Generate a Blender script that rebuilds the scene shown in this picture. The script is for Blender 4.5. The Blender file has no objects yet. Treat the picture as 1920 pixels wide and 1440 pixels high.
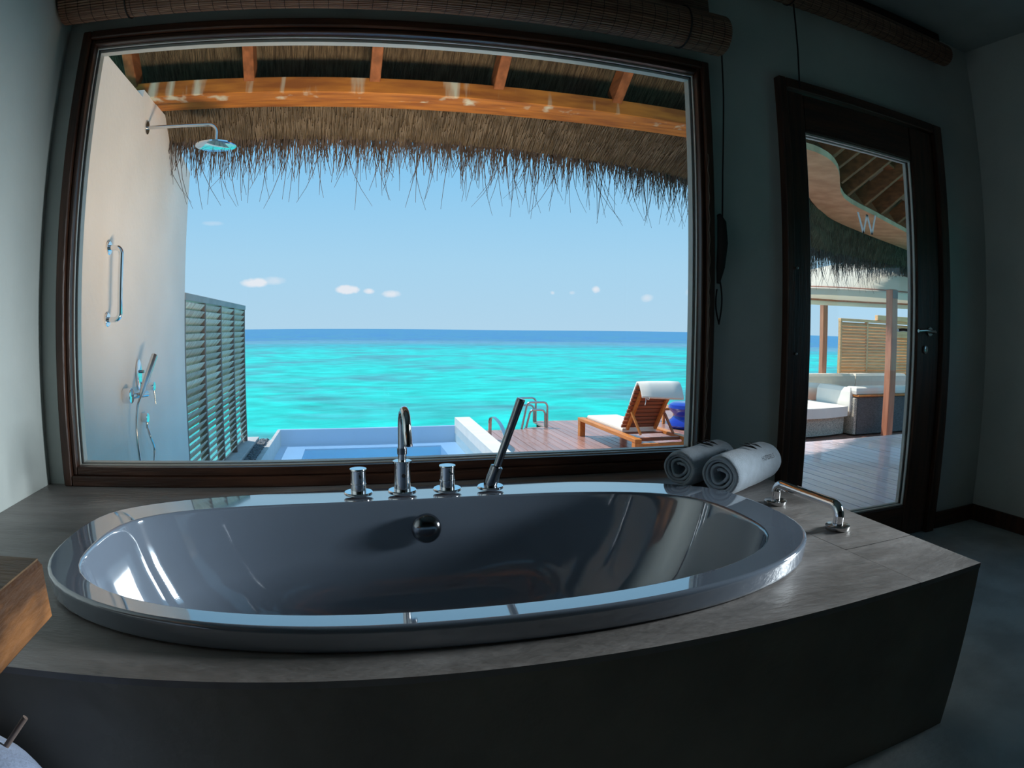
import bpy, math, random
from mathutils import Vector, Matrix, noise
random.seed(7)
S = bpy.context.scene
COL = S.collection
Z0 = 0.94            # the eye stands 0.94 m above the room floor; all numbers below are measured from the eye
rad = math.radians

# ------------------------------------------------------------------ camera (wide-angle lens with barrel distortion)
cd = bpy.data.cameras.new('camera')
cam = bpy.data.objects.new('camera', cd)
COL.objects.link(cam)
RIGHT = Vector((0.96899532, -0.24691317, 0.00905326))
FWD = Vector((0.24678465, 0.9654024, -0.0842351))
UP = Vector((0.01205871, 0.08385762, 0.99640478))
mw = Matrix.Identity(4)
for i in range(3):
    mw[i][0] = RIGHT[i]; mw[i][1] = UP[i]; mw[i][2] = -FWD[i]
mw[2][3] = Z0
cam.matrix_world = mw
cd.type = 'PANO'
cd.sensor_fit = 'HORIZONTAL'
cd.sensor_width = 36.0
q = 1920.0 / 36.0 / 1000.0
K = (0.8478801839629775, -0.13638437853792323, 0.16559477272493225, -0.05944855814364318)
for holder in (cd, getattr(cd, 'cycles', None)):
    try:
        holder.panorama_type = 'FISHEYE_LENS_POLYNOMIAL'
        holder.fisheye_fov = rad(170)
        holder.fisheye_polynomial_k0 = 0.0
        holder.fisheye_polynomial_k1 = -K[0] * q
        holder.fisheye_polynomial_k2 = -K[1] * q ** 2
        holder.fisheye_polynomial_k3 = -K[2] * q ** 3
        holder.fisheye_polynomial_k4 = -K[3] * q ** 4
    except Exception:
        pass
cd.clip_start = 0.02
cd.clip_end = 60000
S.camera = cam

# ------------------------------------------------------------------ view, sky, sun
S.view_settings.view_transform = 'Standard'
S.view_settings.look = 'None'
S.view_settings.gamma = 1.0
S.view_settings.use_curve_mapping = False
S.view_settings.exposure = 0.0
S.cycles.max_bounces = 8
S.cycles.diffuse_bounces = 4
S.cycles.glossy_bounces = 4
S.cycles.transparent_max_bounces = 12
S.cycles.sample_clamp_indirect = 6.0

W = bpy.data.worlds.new('sky'); S.world = W; W.use_nodes = True
nt = W.node_tree; nt.nodes.clear()
N = nt.nodes.new; Lk = nt.links.new
out = N('ShaderNodeOutputWorld'); bg = N('ShaderNodeBackground'); bg.inputs['Strength'].default_value = 1.0
tc = N('ShaderNodeTexCoord'); sp = N('ShaderNodeSeparateXYZ'); Lk(tc.outputs['Generated'], sp.inputs[0])
ramp = N('ShaderNodeValToRGB')
els = ramp.color_ramp.elements
els[0].position = 0.0; els[0].color = (0.47, 0.70, 0.88, 1)
els[1].position = 1.0; els[1].color = (0.20, 0.50, 0.88, 1)
for p_, c_ in ((0.10, (0.41, 0.69, 0.91, 1)), (0.28, (0.23, 0.59, 0.93, 1)), (0.5, (0.22, 0.55, 0.90, 1))):
    e = els.new(p_); e.color = c_
Lk(sp.outputs['Z'], ramp.inputs[0])
# small fair-weather clouds low over the sea, each at its own bearing (east component, elevation, half widths, density)
wn = N('ShaderNodeTexNoise'); wn.inputs['Scale'].default_value = 60.0; wn.inputs['Detail'].default_value = 4.0
Lk(tc.outputs['Generated'], wn.inputs['Vector'])
def wm(op, a, b=None):
    m_ = N('ShaderNodeMath'); m_.operation = op
    for i_, x_ in enumerate((a, b)):
        if x_ is None: continue
        if isinstance(x_, (int, float)): m_.inputs[i_].default_value = x_
        else: Lk(x_, m_.inputs[i_])
    return m_.outputs[0]
az = wm('ARCTAN2', sp.outputs['X'], sp.outputs['Y'])
wob = wm('MULTIPLY', wm('SUBTRACT', wn.outputs[0], 0.5), 1.6)
mask = None
CLOUDS = [(-0.1426, 0.0692, 0.0242, 0.0079, 1.1), (-0.1152, 0.0715, 0.0193, 0.0071, 0.45), (-0.0041, 0.0592, 0.0201, 0.0076, 1.5), (0.0298, 0.0571, 0.0097, 0.0048, 0.9), (0.0629, 0.0534, 0.0162, 0.0065, 0.9), (0.3781, 0.0629, 0.0073, 0.0057, 0.8), (0.3118, 0.0578, 0.0041, 0.0033, 0.6), (0.3422, 0.0579, 0.0049, 0.0033, 0.4), (0.4562, 0.0504, 0.0105, 0.0065, 0.45), (0.5198, 0.0599, 0.0064, 0.0072, 0.3), (-0.2084, 0.1559, 0.0179, 0.0039, 0.25)]
for (a_, e_, wa, we, dn) in CLOUDS:
    dx_ = wm('DIVIDE', wm('SUBTRACT', az, a_), wa); dz_ = wm('DIVIDE', wm('SUBTRACT', sp.outputs['Z'], e_), we)
    r2 = wm('ADD', wm('MULTIPLY', dx_, dx_), wm('MULTIPLY', dz_, dz_))
    v_ = wm('MULTIPLY', wm('MAXIMUM', wm('SUBTRACT', 1.0, wm('ADD', r2, wob)), 0.0), dn)
    mask = v_ if mask is None else wm('MAXIMUM', mask, v_)
mask = wm('MINIMUM', mask, 0.85)
mx = N('ShaderNodeMixRGB'); Lk(mask, mx.inputs[0]); Lk(ramp.outputs[0], mx.inputs[1]); mx.inputs[2].default_value = (0.90, 0.90, 0.95, 1)
Lk(mx.outputs[0], bg.inputs[0]); Lk(bg.outputs[0], out.inputs[0])

sd = bpy.data.lights.new('sun', 'SUN'); sd.energy = 4.2; sd.angle = rad(0.55); sd.color = (1.0, 0.95, 0.87)
sun = bpy.data.objects.new('sun', sd); COL.objects.link(sun)
sun.rotation_euler = Vector((0.45, -0.42, -1.0)).to_track_quat('-Z', 'Y').to_euler()
sun.location = (-4, 4, 12)
def lamp(name, loc, aim, sx_, sy_, watt, col, spread=180):
    ld = bpy.data.lights.new(name, 'AREA'); ld.shape = 'RECTANGLE'; ld.size = sx_; ld.size_y = sy_; ld.energy = watt; ld.color = col; ld.spread = rad(spread)
    o = bpy.data.objects.new(name, ld); COL.objects.link(o); o.location = (loc[0], loc[1], loc[2] + Z0)
    o.rotation_euler = Vector(aim).to_track_quat('-Z', 'Z').to_euler(); return o
# added fill lights: one behind an invented side window, one hidden below the sill
lamp('side_fill_light', (3.34, 1.10, 0.12), (-1, 0.03, -0.11), 0.42, 0.42, 8.6, (0.86, 0.95, 1.0), 38)
lamp('terrace_fill_light', (0.5, 2.75, -0.90), (-0.16, 0.66, 0.92), 1.5, 0.25, 60, (1.0, 0.76, 0.54), 115)
def portal(name, x0, x1, z0, z1, y):       # marks the openings through which daylight enters; gives off no light itself
    ld = bpy.data.lights.new(name, 'AREA'); ld.shape = 'RECTANGLE'; ld.size = x1 - x0; ld.size_y = z1 - z0
    ld.cycles.is_portal = True
    o = bpy.data.objects.new(name, ld); COL.objects.link(o)
    o.location = ((x0 + x1) / 2, y, (z0 + z1) / 2 + Z0)
    o.rotation_euler = Vector((0, -1, 0)).to_track_quat('-Z', 'Z').to_euler()

# ------------------------------------------------------------------ materials
def mat(name, col, rough=0.6, metal=0.0, vary=0.0, scale=6.0, stretch=(1, 1, 1), col2=None, bump=0.0, bscale=None,
        ior=None, coat=0.0, rand=0.0, detail=4.0, spec=None, sheen=0.0, lo=0.35, hi=0.65, rvary=0.0, trans=0.0, bdist=0.02):
    m = bpy.data.materials.new(name); m.use_nodes = True
    t = m.node_tree; n = t.nodes; l = t.links
    p = n['Principled BSDF']
    p.inputs['Roughness'].default_value = rough
    p.inputs['Metallic'].default_value = metal
    if ior: p.inputs['IOR'].default_value = ior
    if coat: p.inputs['Coat Weight'].default_value = coat; p.inputs['Coat Roughness'].default_value = 0.04
    if spec is not None: p.inputs['Specular IOR Level'].default_value = spec
    if sheen: p.inputs['Sheen Weight'].default_value = sheen
    c2 = col2 if col2 else tuple(max(0.0, c * (1 - vary)) for c in col)
    tcn = n.new('ShaderNodeTexCoord'); mpn = n.new('ShaderNodeMapping'); mpn.inputs['Scale'].default_value = stretch
    l.new(tcn.outputs['Object'], mpn.inputs[0])
    src = None
    if rand:
        oi = n.new('ShaderNodeObjectInfo')
        add = n.new('ShaderNodeVectorMath'); add.operation = 'ADD'
        sc = n.new('ShaderNodeMath'); sc.operation = 'MULTIPLY'; sc.inputs[1].default_value = 37.0
        l.new(oi.outputs['Random'], sc.inputs[0]); l.new(mpn.outputs[0], add.inputs[0]); l.new(sc.outputs[0], add.inputs[1])
        src = add.outputs[0]
    else:
        src = mpn.outputs[0]
    nn = n.new('ShaderNodeTexNoise'); nn.inputs['Scale'].default_value = scale; nn.inputs['Detail'].default_value = detail
    l.new(src, nn.inputs['Vector'])
    rp = n.new('ShaderNodeValToRGB'); rp.color_ramp.elements[0].position = lo; rp.color_ramp.elements[1].position = hi
    rp.color_ramp.elements[0].color = (*c2, 1); rp.color_ramp.elements[1].color = (*col, 1)
    l.new(nn.outputs[0], rp.inputs[0])
    last = rp.outputs[0]
    if rand:
        hs = n.new('ShaderNodeHueSaturation')
        mr = n.new('ShaderNodeMapRange'); mr.inputs['To Min'].default_value = 1 - rand; mr.inputs['To Max'].default_value = 1 + rand
        l.new(oi.outputs['Random'], mr.inputs[0]); l.new(mr.outputs[0], hs.inputs['Value']); l.new(last, hs.inputs['Color'])
        last = hs.outputs[0]
    l.new(last, p.inputs['Base Color'])
    if rvary:
        mr2 = n.new('ShaderNodeMapRange'); mr2.inputs['To Min'].default_value = max(0.02, rough - rvary); mr2.inputs['To Max'].default_value = rough + rvary
        l.new(nn.outputs[0], mr2.inputs[0]); l.new(mr2.outputs[0], p.inputs['Roughness'])
    if bump:
        bn = n.new('ShaderNodeBump'); bn.inputs['Strength'].default_value = bump; bn.inputs['Distance'].default_value = bdist
        n2 = n.new('ShaderNodeTexNoise'); n2.inputs['Scale'].default_value = bscale or scale * 4; n2.inputs['Detail'].default_value = 6
        l.new(src, n2.inputs['Vector']); l.new(n2.outputs[0], bn.inputs['Height']); l.new(bn.outputs[0], p.inputs['Normal'])
    return m

M = {}
M['plaster'] = mat('plaster', (0.58, 0.62, 0.59), 0.75, vary=0.22, scale=2.2, bump=0.08, bscale=40, col2=(0.49, 0.54, 0.52))
M['outer_plaster'] = mat('outer_plaster', (0.88, 0.81, 0.74), 0.8, scale=1.6, col2=(0.80, 0.735, 0.67), bump=0.12, bscale=25)
M['ceiling'] = mat('ceiling_paint', (0.40, 0.46, 0.45), 0.8, vary=0.15, scale=3)
M['screed'] = mat('screed_floor', (0.60, 0.64, 0.63), 0.55, vary=0.3, scale=5, bump=0.15, bscale=40, detail=8)
M['dark_wood'] = mat('dark_wood', (0.085, 0.034, 0.018), 0.38, scale=3, stretch=(14, 14, 1.2), col2=(0.035, 0.014, 0.008), bump=0.1, bscale=12)
M['dark_wood_x'] = mat('dark_wood_across', (0.085, 0.034, 0.018), 0.38, scale=3, stretch=(1.2, 14, 14), col2=(0.035, 0.014, 0.008), bump=0.1, bscale=12)
M['bead'] = mat('pale_bead', (0.62, 0.60, 0.54), 0.35, vary=0.1)
M['gasket'] = mat('black_gasket', (0.02, 0.02, 0.022), 0.5)
M['stone'] = mat('grey_slate', (0.30, 0.28, 0.27), 0.42, scale=4, stretch=(1, 3.4, 1), col2=(0.19, 0.175, 0.165), bump=0.55, bscale=22, detail=8, rvary=0.12, bdist=0.006)
M['stone_side'] = mat('dark_slate_side', (0.30, 0.27, 0.22), 0.6, scale=3, col2=(0.20, 0.18, 0.155), bump=0.3, bscale=18)
M['tub'] = mat('glazed_tub', (0.19, 0.235, 0.30), 0.04, vary=0.03, ior=2.3, coat=0.8)
M['chrome'] = mat('chrome', (0.82, 0.83, 0.85), 0.06, metal=1.0, vary=0.02)
M['steel'] = mat('brushed_steel', (0.62, 0.61, 0.60), 0.22, metal=1.0, vary=0.05)
M['dark_chrome'] = mat('dark_chrome', (0.30, 0.31, 0.33), 0.12, metal=1.0, vary=0.02)
M['black'] = mat('black_rubber', (0.012, 0.012, 0.014), 0.5)
M['towel'] = mat('towelling', (0.38, 0.46, 0.54), 0.95, vary=0.12, scale=40, bump=0.7, bscale=260, sheen=0.3, bdist=0.003)
M['print'] = mat('dark_print', (0.03, 0.03, 0.035), 0.8)
M['bamboo'] = mat('bamboo', (0.34, 0.20, 0.13), 0.5, scale=5, stretch=(1.5, 30, 30), col2=(0.16, 0.075, 0.045), bump=0.2, rand=0.25)
M['cord'] = mat('dark_cord', (0.015, 0.014, 0.014), 0.8)
M['pale_cord'] = mat('pale_cord', (0.16, 0.13, 0.10), 0.7)
M['slab_wood'] = mat('raw_timber', (0.48, 0.20, 0.065), 0.5, scale=2.2, stretch=(2, 2, 7), col2=(0.10, 0.045, 0.02), bump=0.25, bscale=14, lo=0.38, hi=0.6)
M['slab_top'] = mat('timber_top', (0.20, 0.12, 0.06), 0.5, scale=3, stretch=(2, 7, 2), col2=(0.10, 0.06, 0.035), bump=0.2)
M['pouf'] = mat('blue_grey_fabric', (0.40, 0.50, 0.72), 0.95, vary=0.15, scale=30, bump=0.25, bscale=150, sheen=0.3)
M['thatch'] = mat('thatch', (0.22, 0.17, 0.11), 0.95, scale=3.0, stretch=(26, 1.6, 3), col2=(0.085, 0.065, 0.045), bump=1.0, bscale=6, detail=6, bdist=0.05, spec=0.05)
M['straw'] = mat('straw', (0.17, 0.135, 0.095), 0.9, vary=0.5, scale=8, spec=0.1)
M['straw_dark'] = mat('straw_dark', (0.13, 0.10, 0.085), 0.9, vary=0.5, scale=8)
M['beam'] = mat('orange_beam', (0.44, 0.165, 0.030), 0.55, scale=2.0, stretch=(1.5, 10, 10), col2=(0.24, 0.080, 0.020), bump=0.1, spec=0.12)
def stain(m):      # pale limescale streaks with shapes of their own along the house edge of the beam
    t = m.node_tree; n = t.nodes; l = t.links; p = n['Principled BSDF']; src = p.inputs['Base Color'].links[0].from_socket
    tcn = n.new('ShaderNodeTexCoord'); mpn = n.new('ShaderNodeMapping'); mpn.inputs['Scale'].default_value = (7, 5, 1)
    nn = n.new('ShaderNodeTexNoise'); nn.inputs['Scale'].default_value = 1; nn.inputs['Detail'].default_value = 4
    sp_ = n.new('ShaderNodeSeparateXYZ'); l.new(tcn.outputs['Object'], mpn.inputs[0]); l.new(mpn.outputs[0], nn.inputs['Vector']); l.new(tcn.outputs['Object'], sp_.inputs[0])
    e_ = n.new('ShaderNodeMapRange'); e_.inputs['From Min'].default_value = -.078; e_.inputs['From Max'].default_value = .03; e_.inputs['To Min'].default_value = .10; e_.inputs['To Max'].default_value = -.12
    l.new(sp_.outputs['Y'], e_.inputs[0]); ad = n.new('ShaderNodeMath'); ad.operation = 'ADD'; l.new(nn.outputs[0], ad.inputs[0]); l.new(e_.outputs[0], ad.inputs[1])
    rp = n.new('ShaderNodeValToRGB'); rp.color_ramp.elements[0].position = .66; rp.color_ramp.elements[1].position = .78; l.new(ad.outputs[0], rp.inputs[0])
    mx_ = n.new('ShaderNodeMixRGB'); l.new(rp.outputs[0], mx_.inputs[0]); l.new(src, mx_.inputs[1]); mx_.inputs[2].default_value = (.50, .48, .36, 1); l.new(mx_.outputs[0], p.inputs['Base Color'])
    return m
M['beam_stained'] = stain(mat('stained_beam', (0.44, 0.165, 0.030), 0.55, scale=2.0, stretch=(1.5, 10, 10), col2=(0.24, 0.080, 0.020), spec=0.12))
M['rafter'] = mat('rafter_wood', (0.27, 0.10, 0.04), 0.6, scale=2.5, stretch=(10, 1.2, 10), col2=(0.16, 0.06, 0.025), spec=0.12)
M['board'] = mat('roof_board', (0.36, 0.20, 0.14), 0.7, scale=1.3, stretch=(3, 1, 1), col2=(0.16, 0.09, 0.06), rand=0.3, spec=0.12)
M['band'] = mat('pale_band', (0.66, 0.40, 0.24), 0.6, scale=1.5, stretch=(3, 3, 3), col2=(0.50, 0.28, 0.16), bump=0.1, spec=0.12)
M['louvre'] = mat('weathered_louvre', (0.74, 0.72, 0.60), 0.7, scale=3, stretch=(10, 1.2, 10), col2=(0.50, 0.42, 0.34), bump=0.2, rand=0.22)
M['louvre_frame'] = mat('weathered_post', (0.27, 0.20, 0.17), 0.7, vary=0.3, scale=4)
M['louvre_cap'] = mat('weathered_cap', (0.42, 0.42, 0.40), 0.7, vary=0.2, scale=4)
M['louvre2'] = mat('honey_louvre', (0.92, 0.55, 0.27), 0.6, scale=3, stretch=(1.2, 10, 10), col2=(0.78, 0.42, 0.19), rand=0.12)
M['kerb'] = mat('pale_kerb', (0.55, 0.53, 0.52), 0.8, vary=0.15, scale=8)
M['pebble'] = mat('dark_pebble', (0.12, 0.13, 0.15), 0.45, vary=0.5, scale=25)
M['pool_tile'] = mat('pool_tile_pale', (0.42, 0.56, 0.82), 0.4, vary=0.05, scale=3)
M['pool_deep'] = mat('pool_tile_deep', (0.06, 0.66, 0.95), 0.4, vary=0.05, scale=3)
M['coping'] = mat('pool_coping', (0.85, 0.80, 0.72), 0.55, vary=0.08, scale=6, bump=0.1)
M['deck'] = mat('hardwood_deck', (0.50, 0.25, 0.19), 0.30, scale=2, stretch=(18, 0.8, 6), col2=(0.38, 0.18, 0.13), bump=0.08, bscale=5, rand=0.14, rvary=0.08, coat=0.25)
M['deck_upper'] = mat('silvered_deck', (0.88, 0.68, 0.70), 0.30, scale=2, stretch=(18, 0.8, 6), col2=(0.74, 0.56, 0.57), bump=0.08, bscale=5, rand=0.10, rvary=0.08, coat=0.3)
M['deck_under'] = mat('deck_joists', (0.03, 0.02, 0.018), 0.9)
M['teak'] = mat('oiled_teak', (0.72, 0.27, 0.06), 0.42, scale=2.5, stretch=(12, 1.5, 12), col2=(0.58, 0.19, 0.035), bump=0.08)
M['teak_slat'] = mat('teak_slat', (0.42, 0.14, 0.065), 0.5, scale=2.5, stretch=(1.2, 12, 12), col2=(0.28, 0.09, 0.045), rand=0.12)
M['canvas'] = mat('white_canvas', (0.93, 0.89, 0.81), 0.85, vary=0.04, scale=6)
M['cushion'] = mat('sofa_cushion', (0.74, 0.68, 0.58), 0.9, vary=0.06, scale=10)
M['wicker'] = mat('grey_wicker', (0.72, 0.65, 0.54), 0.7, vary=0.55, scale=60, bump=0.6, bscale=90)
M['wicker_dark'] = mat('charcoal_wicker', (0.16, 0.16, 0.16), 0.7, vary=0.5, scale=40, stretch=(1, 1, 3), bump=0.5, bscale=70)
M['table_white'] = mat('table_white', (0.80, 0.74, 0.66), 0.4, vary=0.03)
M['post'] = mat('pergola_post', (0.60, 0.27, 0.16), 0.55, scale=2, stretch=(10, 10, 1), col2=(0.46, 0.19, 0.11))
M['blue_glaze'] = mat('cobalt_glaze', (0.012, 0.035, 0.42), 0.08, vary=0.1, coat=0.5)
M['emblem'] = mat('frosted_emblem', (0.75, 0.76, 0.74), 0.6, vary=0.02)

def clear(name, tint, f0, rough=0.0, ripple=False):       # clear sheet: mirror share grows towards grazing view, the rest passes
    m = bpy.data.materials.new(name); m.use_nodes = True
    t = m.node_tree; n = t.nodes; l = t.links; n.clear()
    o = n.new('ShaderNodeOutputMaterial'); a = n.new('ShaderNodeBsdfTransparent'); g = n.new('ShaderNodeBsdfGlossy')
    a.inputs[0].default_value = (*tint, 1); g.inputs['Roughness'].default_value = rough
    ge = n.new('ShaderNodeNewGeometry'); dt = n.new('ShaderNodeVectorMath'); dt.operation = 'DOT_PRODUCT'
    l.new(ge.outputs['Incoming'], dt.inputs[0]); l.new(ge.outputs['Normal'], dt.inputs[1])
    def mth(op, x, y=None):
        q_ = n.new('ShaderNodeMath'); q_.operation = op
        for i_, v_ in enumerate((x, y)):
            if v_ is None: continue
            if isinstance(v_, (int, float)): q_.inputs[i_].default_value = v_
            else: l.new(v_, q_.inputs[i_])
        return q_.outputs[0]
    c = mth('ABSOLUTE', dt.outputs['Value']); f = mth('ADD', mth('MULTIPLY', mth('POWER', mth('SUBTRACT', 1.0, c), 5.0), 1 - f0), f0)
    if ripple:
        tcx = n.new('ShaderNodeTexCoord'); nn = n.new('ShaderNodeTexNoise'); nn.inputs['Scale'].default_value = 5; nn.inputs['Detail'].default_value = 2
        bp = n.new('ShaderNodeBump'); bp.inputs['Strength'].default_value = 0.10; bp.inputs['Distance'].default_value = 0.02
        l.new(tcx.outputs['Object'], nn.inputs['Vector']); l.new(nn.outputs[0], bp.inputs['Height']); l.new(bp.outputs[0], g.inputs['Normal'])
    mxs = n.new('ShaderNodeMixShader')
    l.new(f, mxs.inputs[0]); l.new(a.outputs[0], mxs.inputs[1]); l.new(g.outputs[0], mxs.inputs[2]); l.new(mxs.outputs[0], o.inputs[0])
    return m
M['glass'] = clear('window_glass', (0.985, 0.992, 0.99), 0.02)
M['pool_water'] = clear('pool_water', (0.80, 0.93, 0.98), 0.025, 0.02, True)
def frosted(name, col, k=0.75):
    m = bpy.data.materials.new(name); m.use_nodes = True
    t = m.node_tree; n = t.nodes; l = t.links; n.clear()
    o = n.new('ShaderNodeOutputMaterial'); a = n.new('ShaderNodeBsdfDiffuse'); g = n.new('ShaderNodeBsdfTranslucent'); x_ = n.new('ShaderNodeMixShader')
    a.inputs[0].default_value = (*col, 1); g.inputs[0].default_value = (*col, 1); x_.inputs[0].default_value = k
    l.new(a.outputs[0], x_.inputs[1]); l.new(g.outputs[0], x_.inputs[2]); l.new(x_.outputs[0], o.inputs[0])
    return m
M['emblem'] = frosted('frosted_emblem', (0.99, 0.99, 0.98), 0.95)
M['awning'] = frosted('awning_canvas', (0.97, 0.91, 0.80), 0.40)

def sea_mat():
    m = bpy.data.materials.new('lagoon'); m.use_nodes = True
    t = m.node_tree; n = t.nodes; l = t.links
    p = n['Principled BSDF']; p.inputs['Roughness'].default_value = 0.35; p.inputs['Specular IOR Level'].default_value = 0.06
    tcn = n.new('ShaderNodeTexCoord')
    # distance out to sea, wobbled by noise: turquoise lagoon, pale reef crest, deep blue
    dist = n.new('ShaderNodeVectorMath'); dist.operation = 'LENGTH'; l.new(tcn.outputs['Object'], dist.inputs[0])
    wob = n.new('ShaderNodeTexNoise'); wob.inputs['Scale'].default_value = 0.012; l.new(tcn.outputs['Object'], wob.inputs['Vector'])
    w2 = n.new('ShaderNodeMath'); w2.operation = 'MULTIPLY_ADD'; w2.inputs[1].default_value = 50; l.new(wob.outputs[0], w2.inputs[0]); l.new(dist.outputs['Value'], w2.inputs[2])
    mr = n.new('ShaderNodeMapRange'); mr.inputs['From Min'].default_value = 0; mr.inputs['From Max'].default_value = 400; l.new(w2.outputs[0], mr.inputs[0])
    r = n.new('ShaderNodeValToRGB'); e = r.color_ramp.elements
    e[0].position = 0.0; e[0].color = (0.46, 0.60, 0.50, 1)  # unseen water by the house, kept pale for warmer bounced light
    e[1].position = 1.0; e[1].color = (0.035, 0.20, 0.44, 1)
    for p_, c_ in ((0.085, (0.30, 0.60, 0.50, 1)), (0.125, (0.0, 0.60, 0.50, 1)), (0.42, (0.0, 0.60, 0.53, 1)), (0.52, (0.03, 0.40, 0.46, 1)), (0.60, (0.13, 0.34, 0.44, 1)), (0.70, (0.11, 0.28, 0.42, 1)), (0.74, (0.05, 0.20, 0.42, 1))):
        x = e.new(p_); x.color = c_
    l.new(mr.outputs[0], r.inputs[0])
    # coral patches under the water
    mp2 = n.new('ShaderNodeMapping'); mp2.inputs['Scale'].default_value = (0.06, 0.075, 1); l.new(tcn.outputs['Object'], mp2.inputs[0])
    pn = n.new('ShaderNodeTexNoise'); pn.inputs['Scale'].default_value = 1; pn.inputs['Detail'].default_value = 8; pn.inputs['Roughness'].default_value = 0.62; pn.inputs['Distortion'].default_value = 0.6
    l.new(mp2.outputs[0], pn.inputs['Vector'])
    pr = n.new('ShaderNodeValToRGB'); pr.color_ramp.elements[0].position = 0.47; pr.color_ramp.elements[1].position = 0.62; l.new(pn.outputs[0], pr.inputs[0])
    pm = n.new('ShaderNodeMath'); pm.operation = 'MULTIPLY'; pm.inputs[1].default_value = 0.85; l.new(pr.outputs[0], pm.inputs[0])
    m1 = n.new('ShaderNodeMixRGB'); l.new(pm.outputs[0], m1.inputs[0]); l.new(r.outputs[0], m1.inputs[1]); m1.inputs[2].default_value = (0.07, 0.30, 0.34, 1)
    # ripples, finer light streaks
    mp3 = n.new('ShaderNodeMapping'); mp3.inputs['Scale'].default_value = (0.30, 0.45, 1); l.new(tcn.outputs['Object'], mp3.inputs[0])
    rn = n.new('ShaderNodeTexNoise'); rn.inputs['Scale'].default_value = 1; rn.inputs['Detail'].default_value = 7; rn.inputs['Roughness'].default_value = 0.6; l.new(mp3.outputs[0], rn.inputs['Vector'])
    rr = n.new('ShaderNodeMapRange'); rr.inputs['From Min'].default_value = 0.3; rr.inputs['From Max'].default_value = 0.7; rr.inputs['To Min'].default_value = 0.62; rr.inputs['To Max'].default_value = 1.25; l.new(rn.outputs[0], rr.inputs[0])
    hs = n.new('ShaderNodeHueSaturation'); l.new(rr.outputs[0], hs.inputs['Value']); l.new(m1.outputs[0], hs.inputs['Color'])
    l.new(hs.outputs[0], p.inputs['Base Color'])
    bp = n.new('ShaderNodeBump'); bp.inputs['Strength'].default_value = 0.5; bp.inputs['Distance'].default_value = 0.25
    l.new(rn.outputs[0], bp.inputs['Height']); l.new(bp.outputs[0], p.inputs['Normal'])
    return m
M['sea'] = sea_mat()

# ------------------------------------------------------------------ mesh helpers
ORG = {}       # origin of each parent, eye-relative
def tag(o, label=None, cat=None, group=None, kind=None):
    if label: o['label'] = label
    if cat: o['category'] = cat
    if group: o['group'] = group
    if kind: o['kind'] = kind
    return o
def empty(name, loc, label=None, cat=None, group=None, kind=None):
    o = bpy.data.objects.new(name, None); COL.objects.link(o); o.empty_display_size = 0.1
    o.location = (loc[0], loc[1], loc[2] + Z0); ORG[o.name] = Vector(loc)
    return tag(o, label, cat, group, kind)

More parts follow.
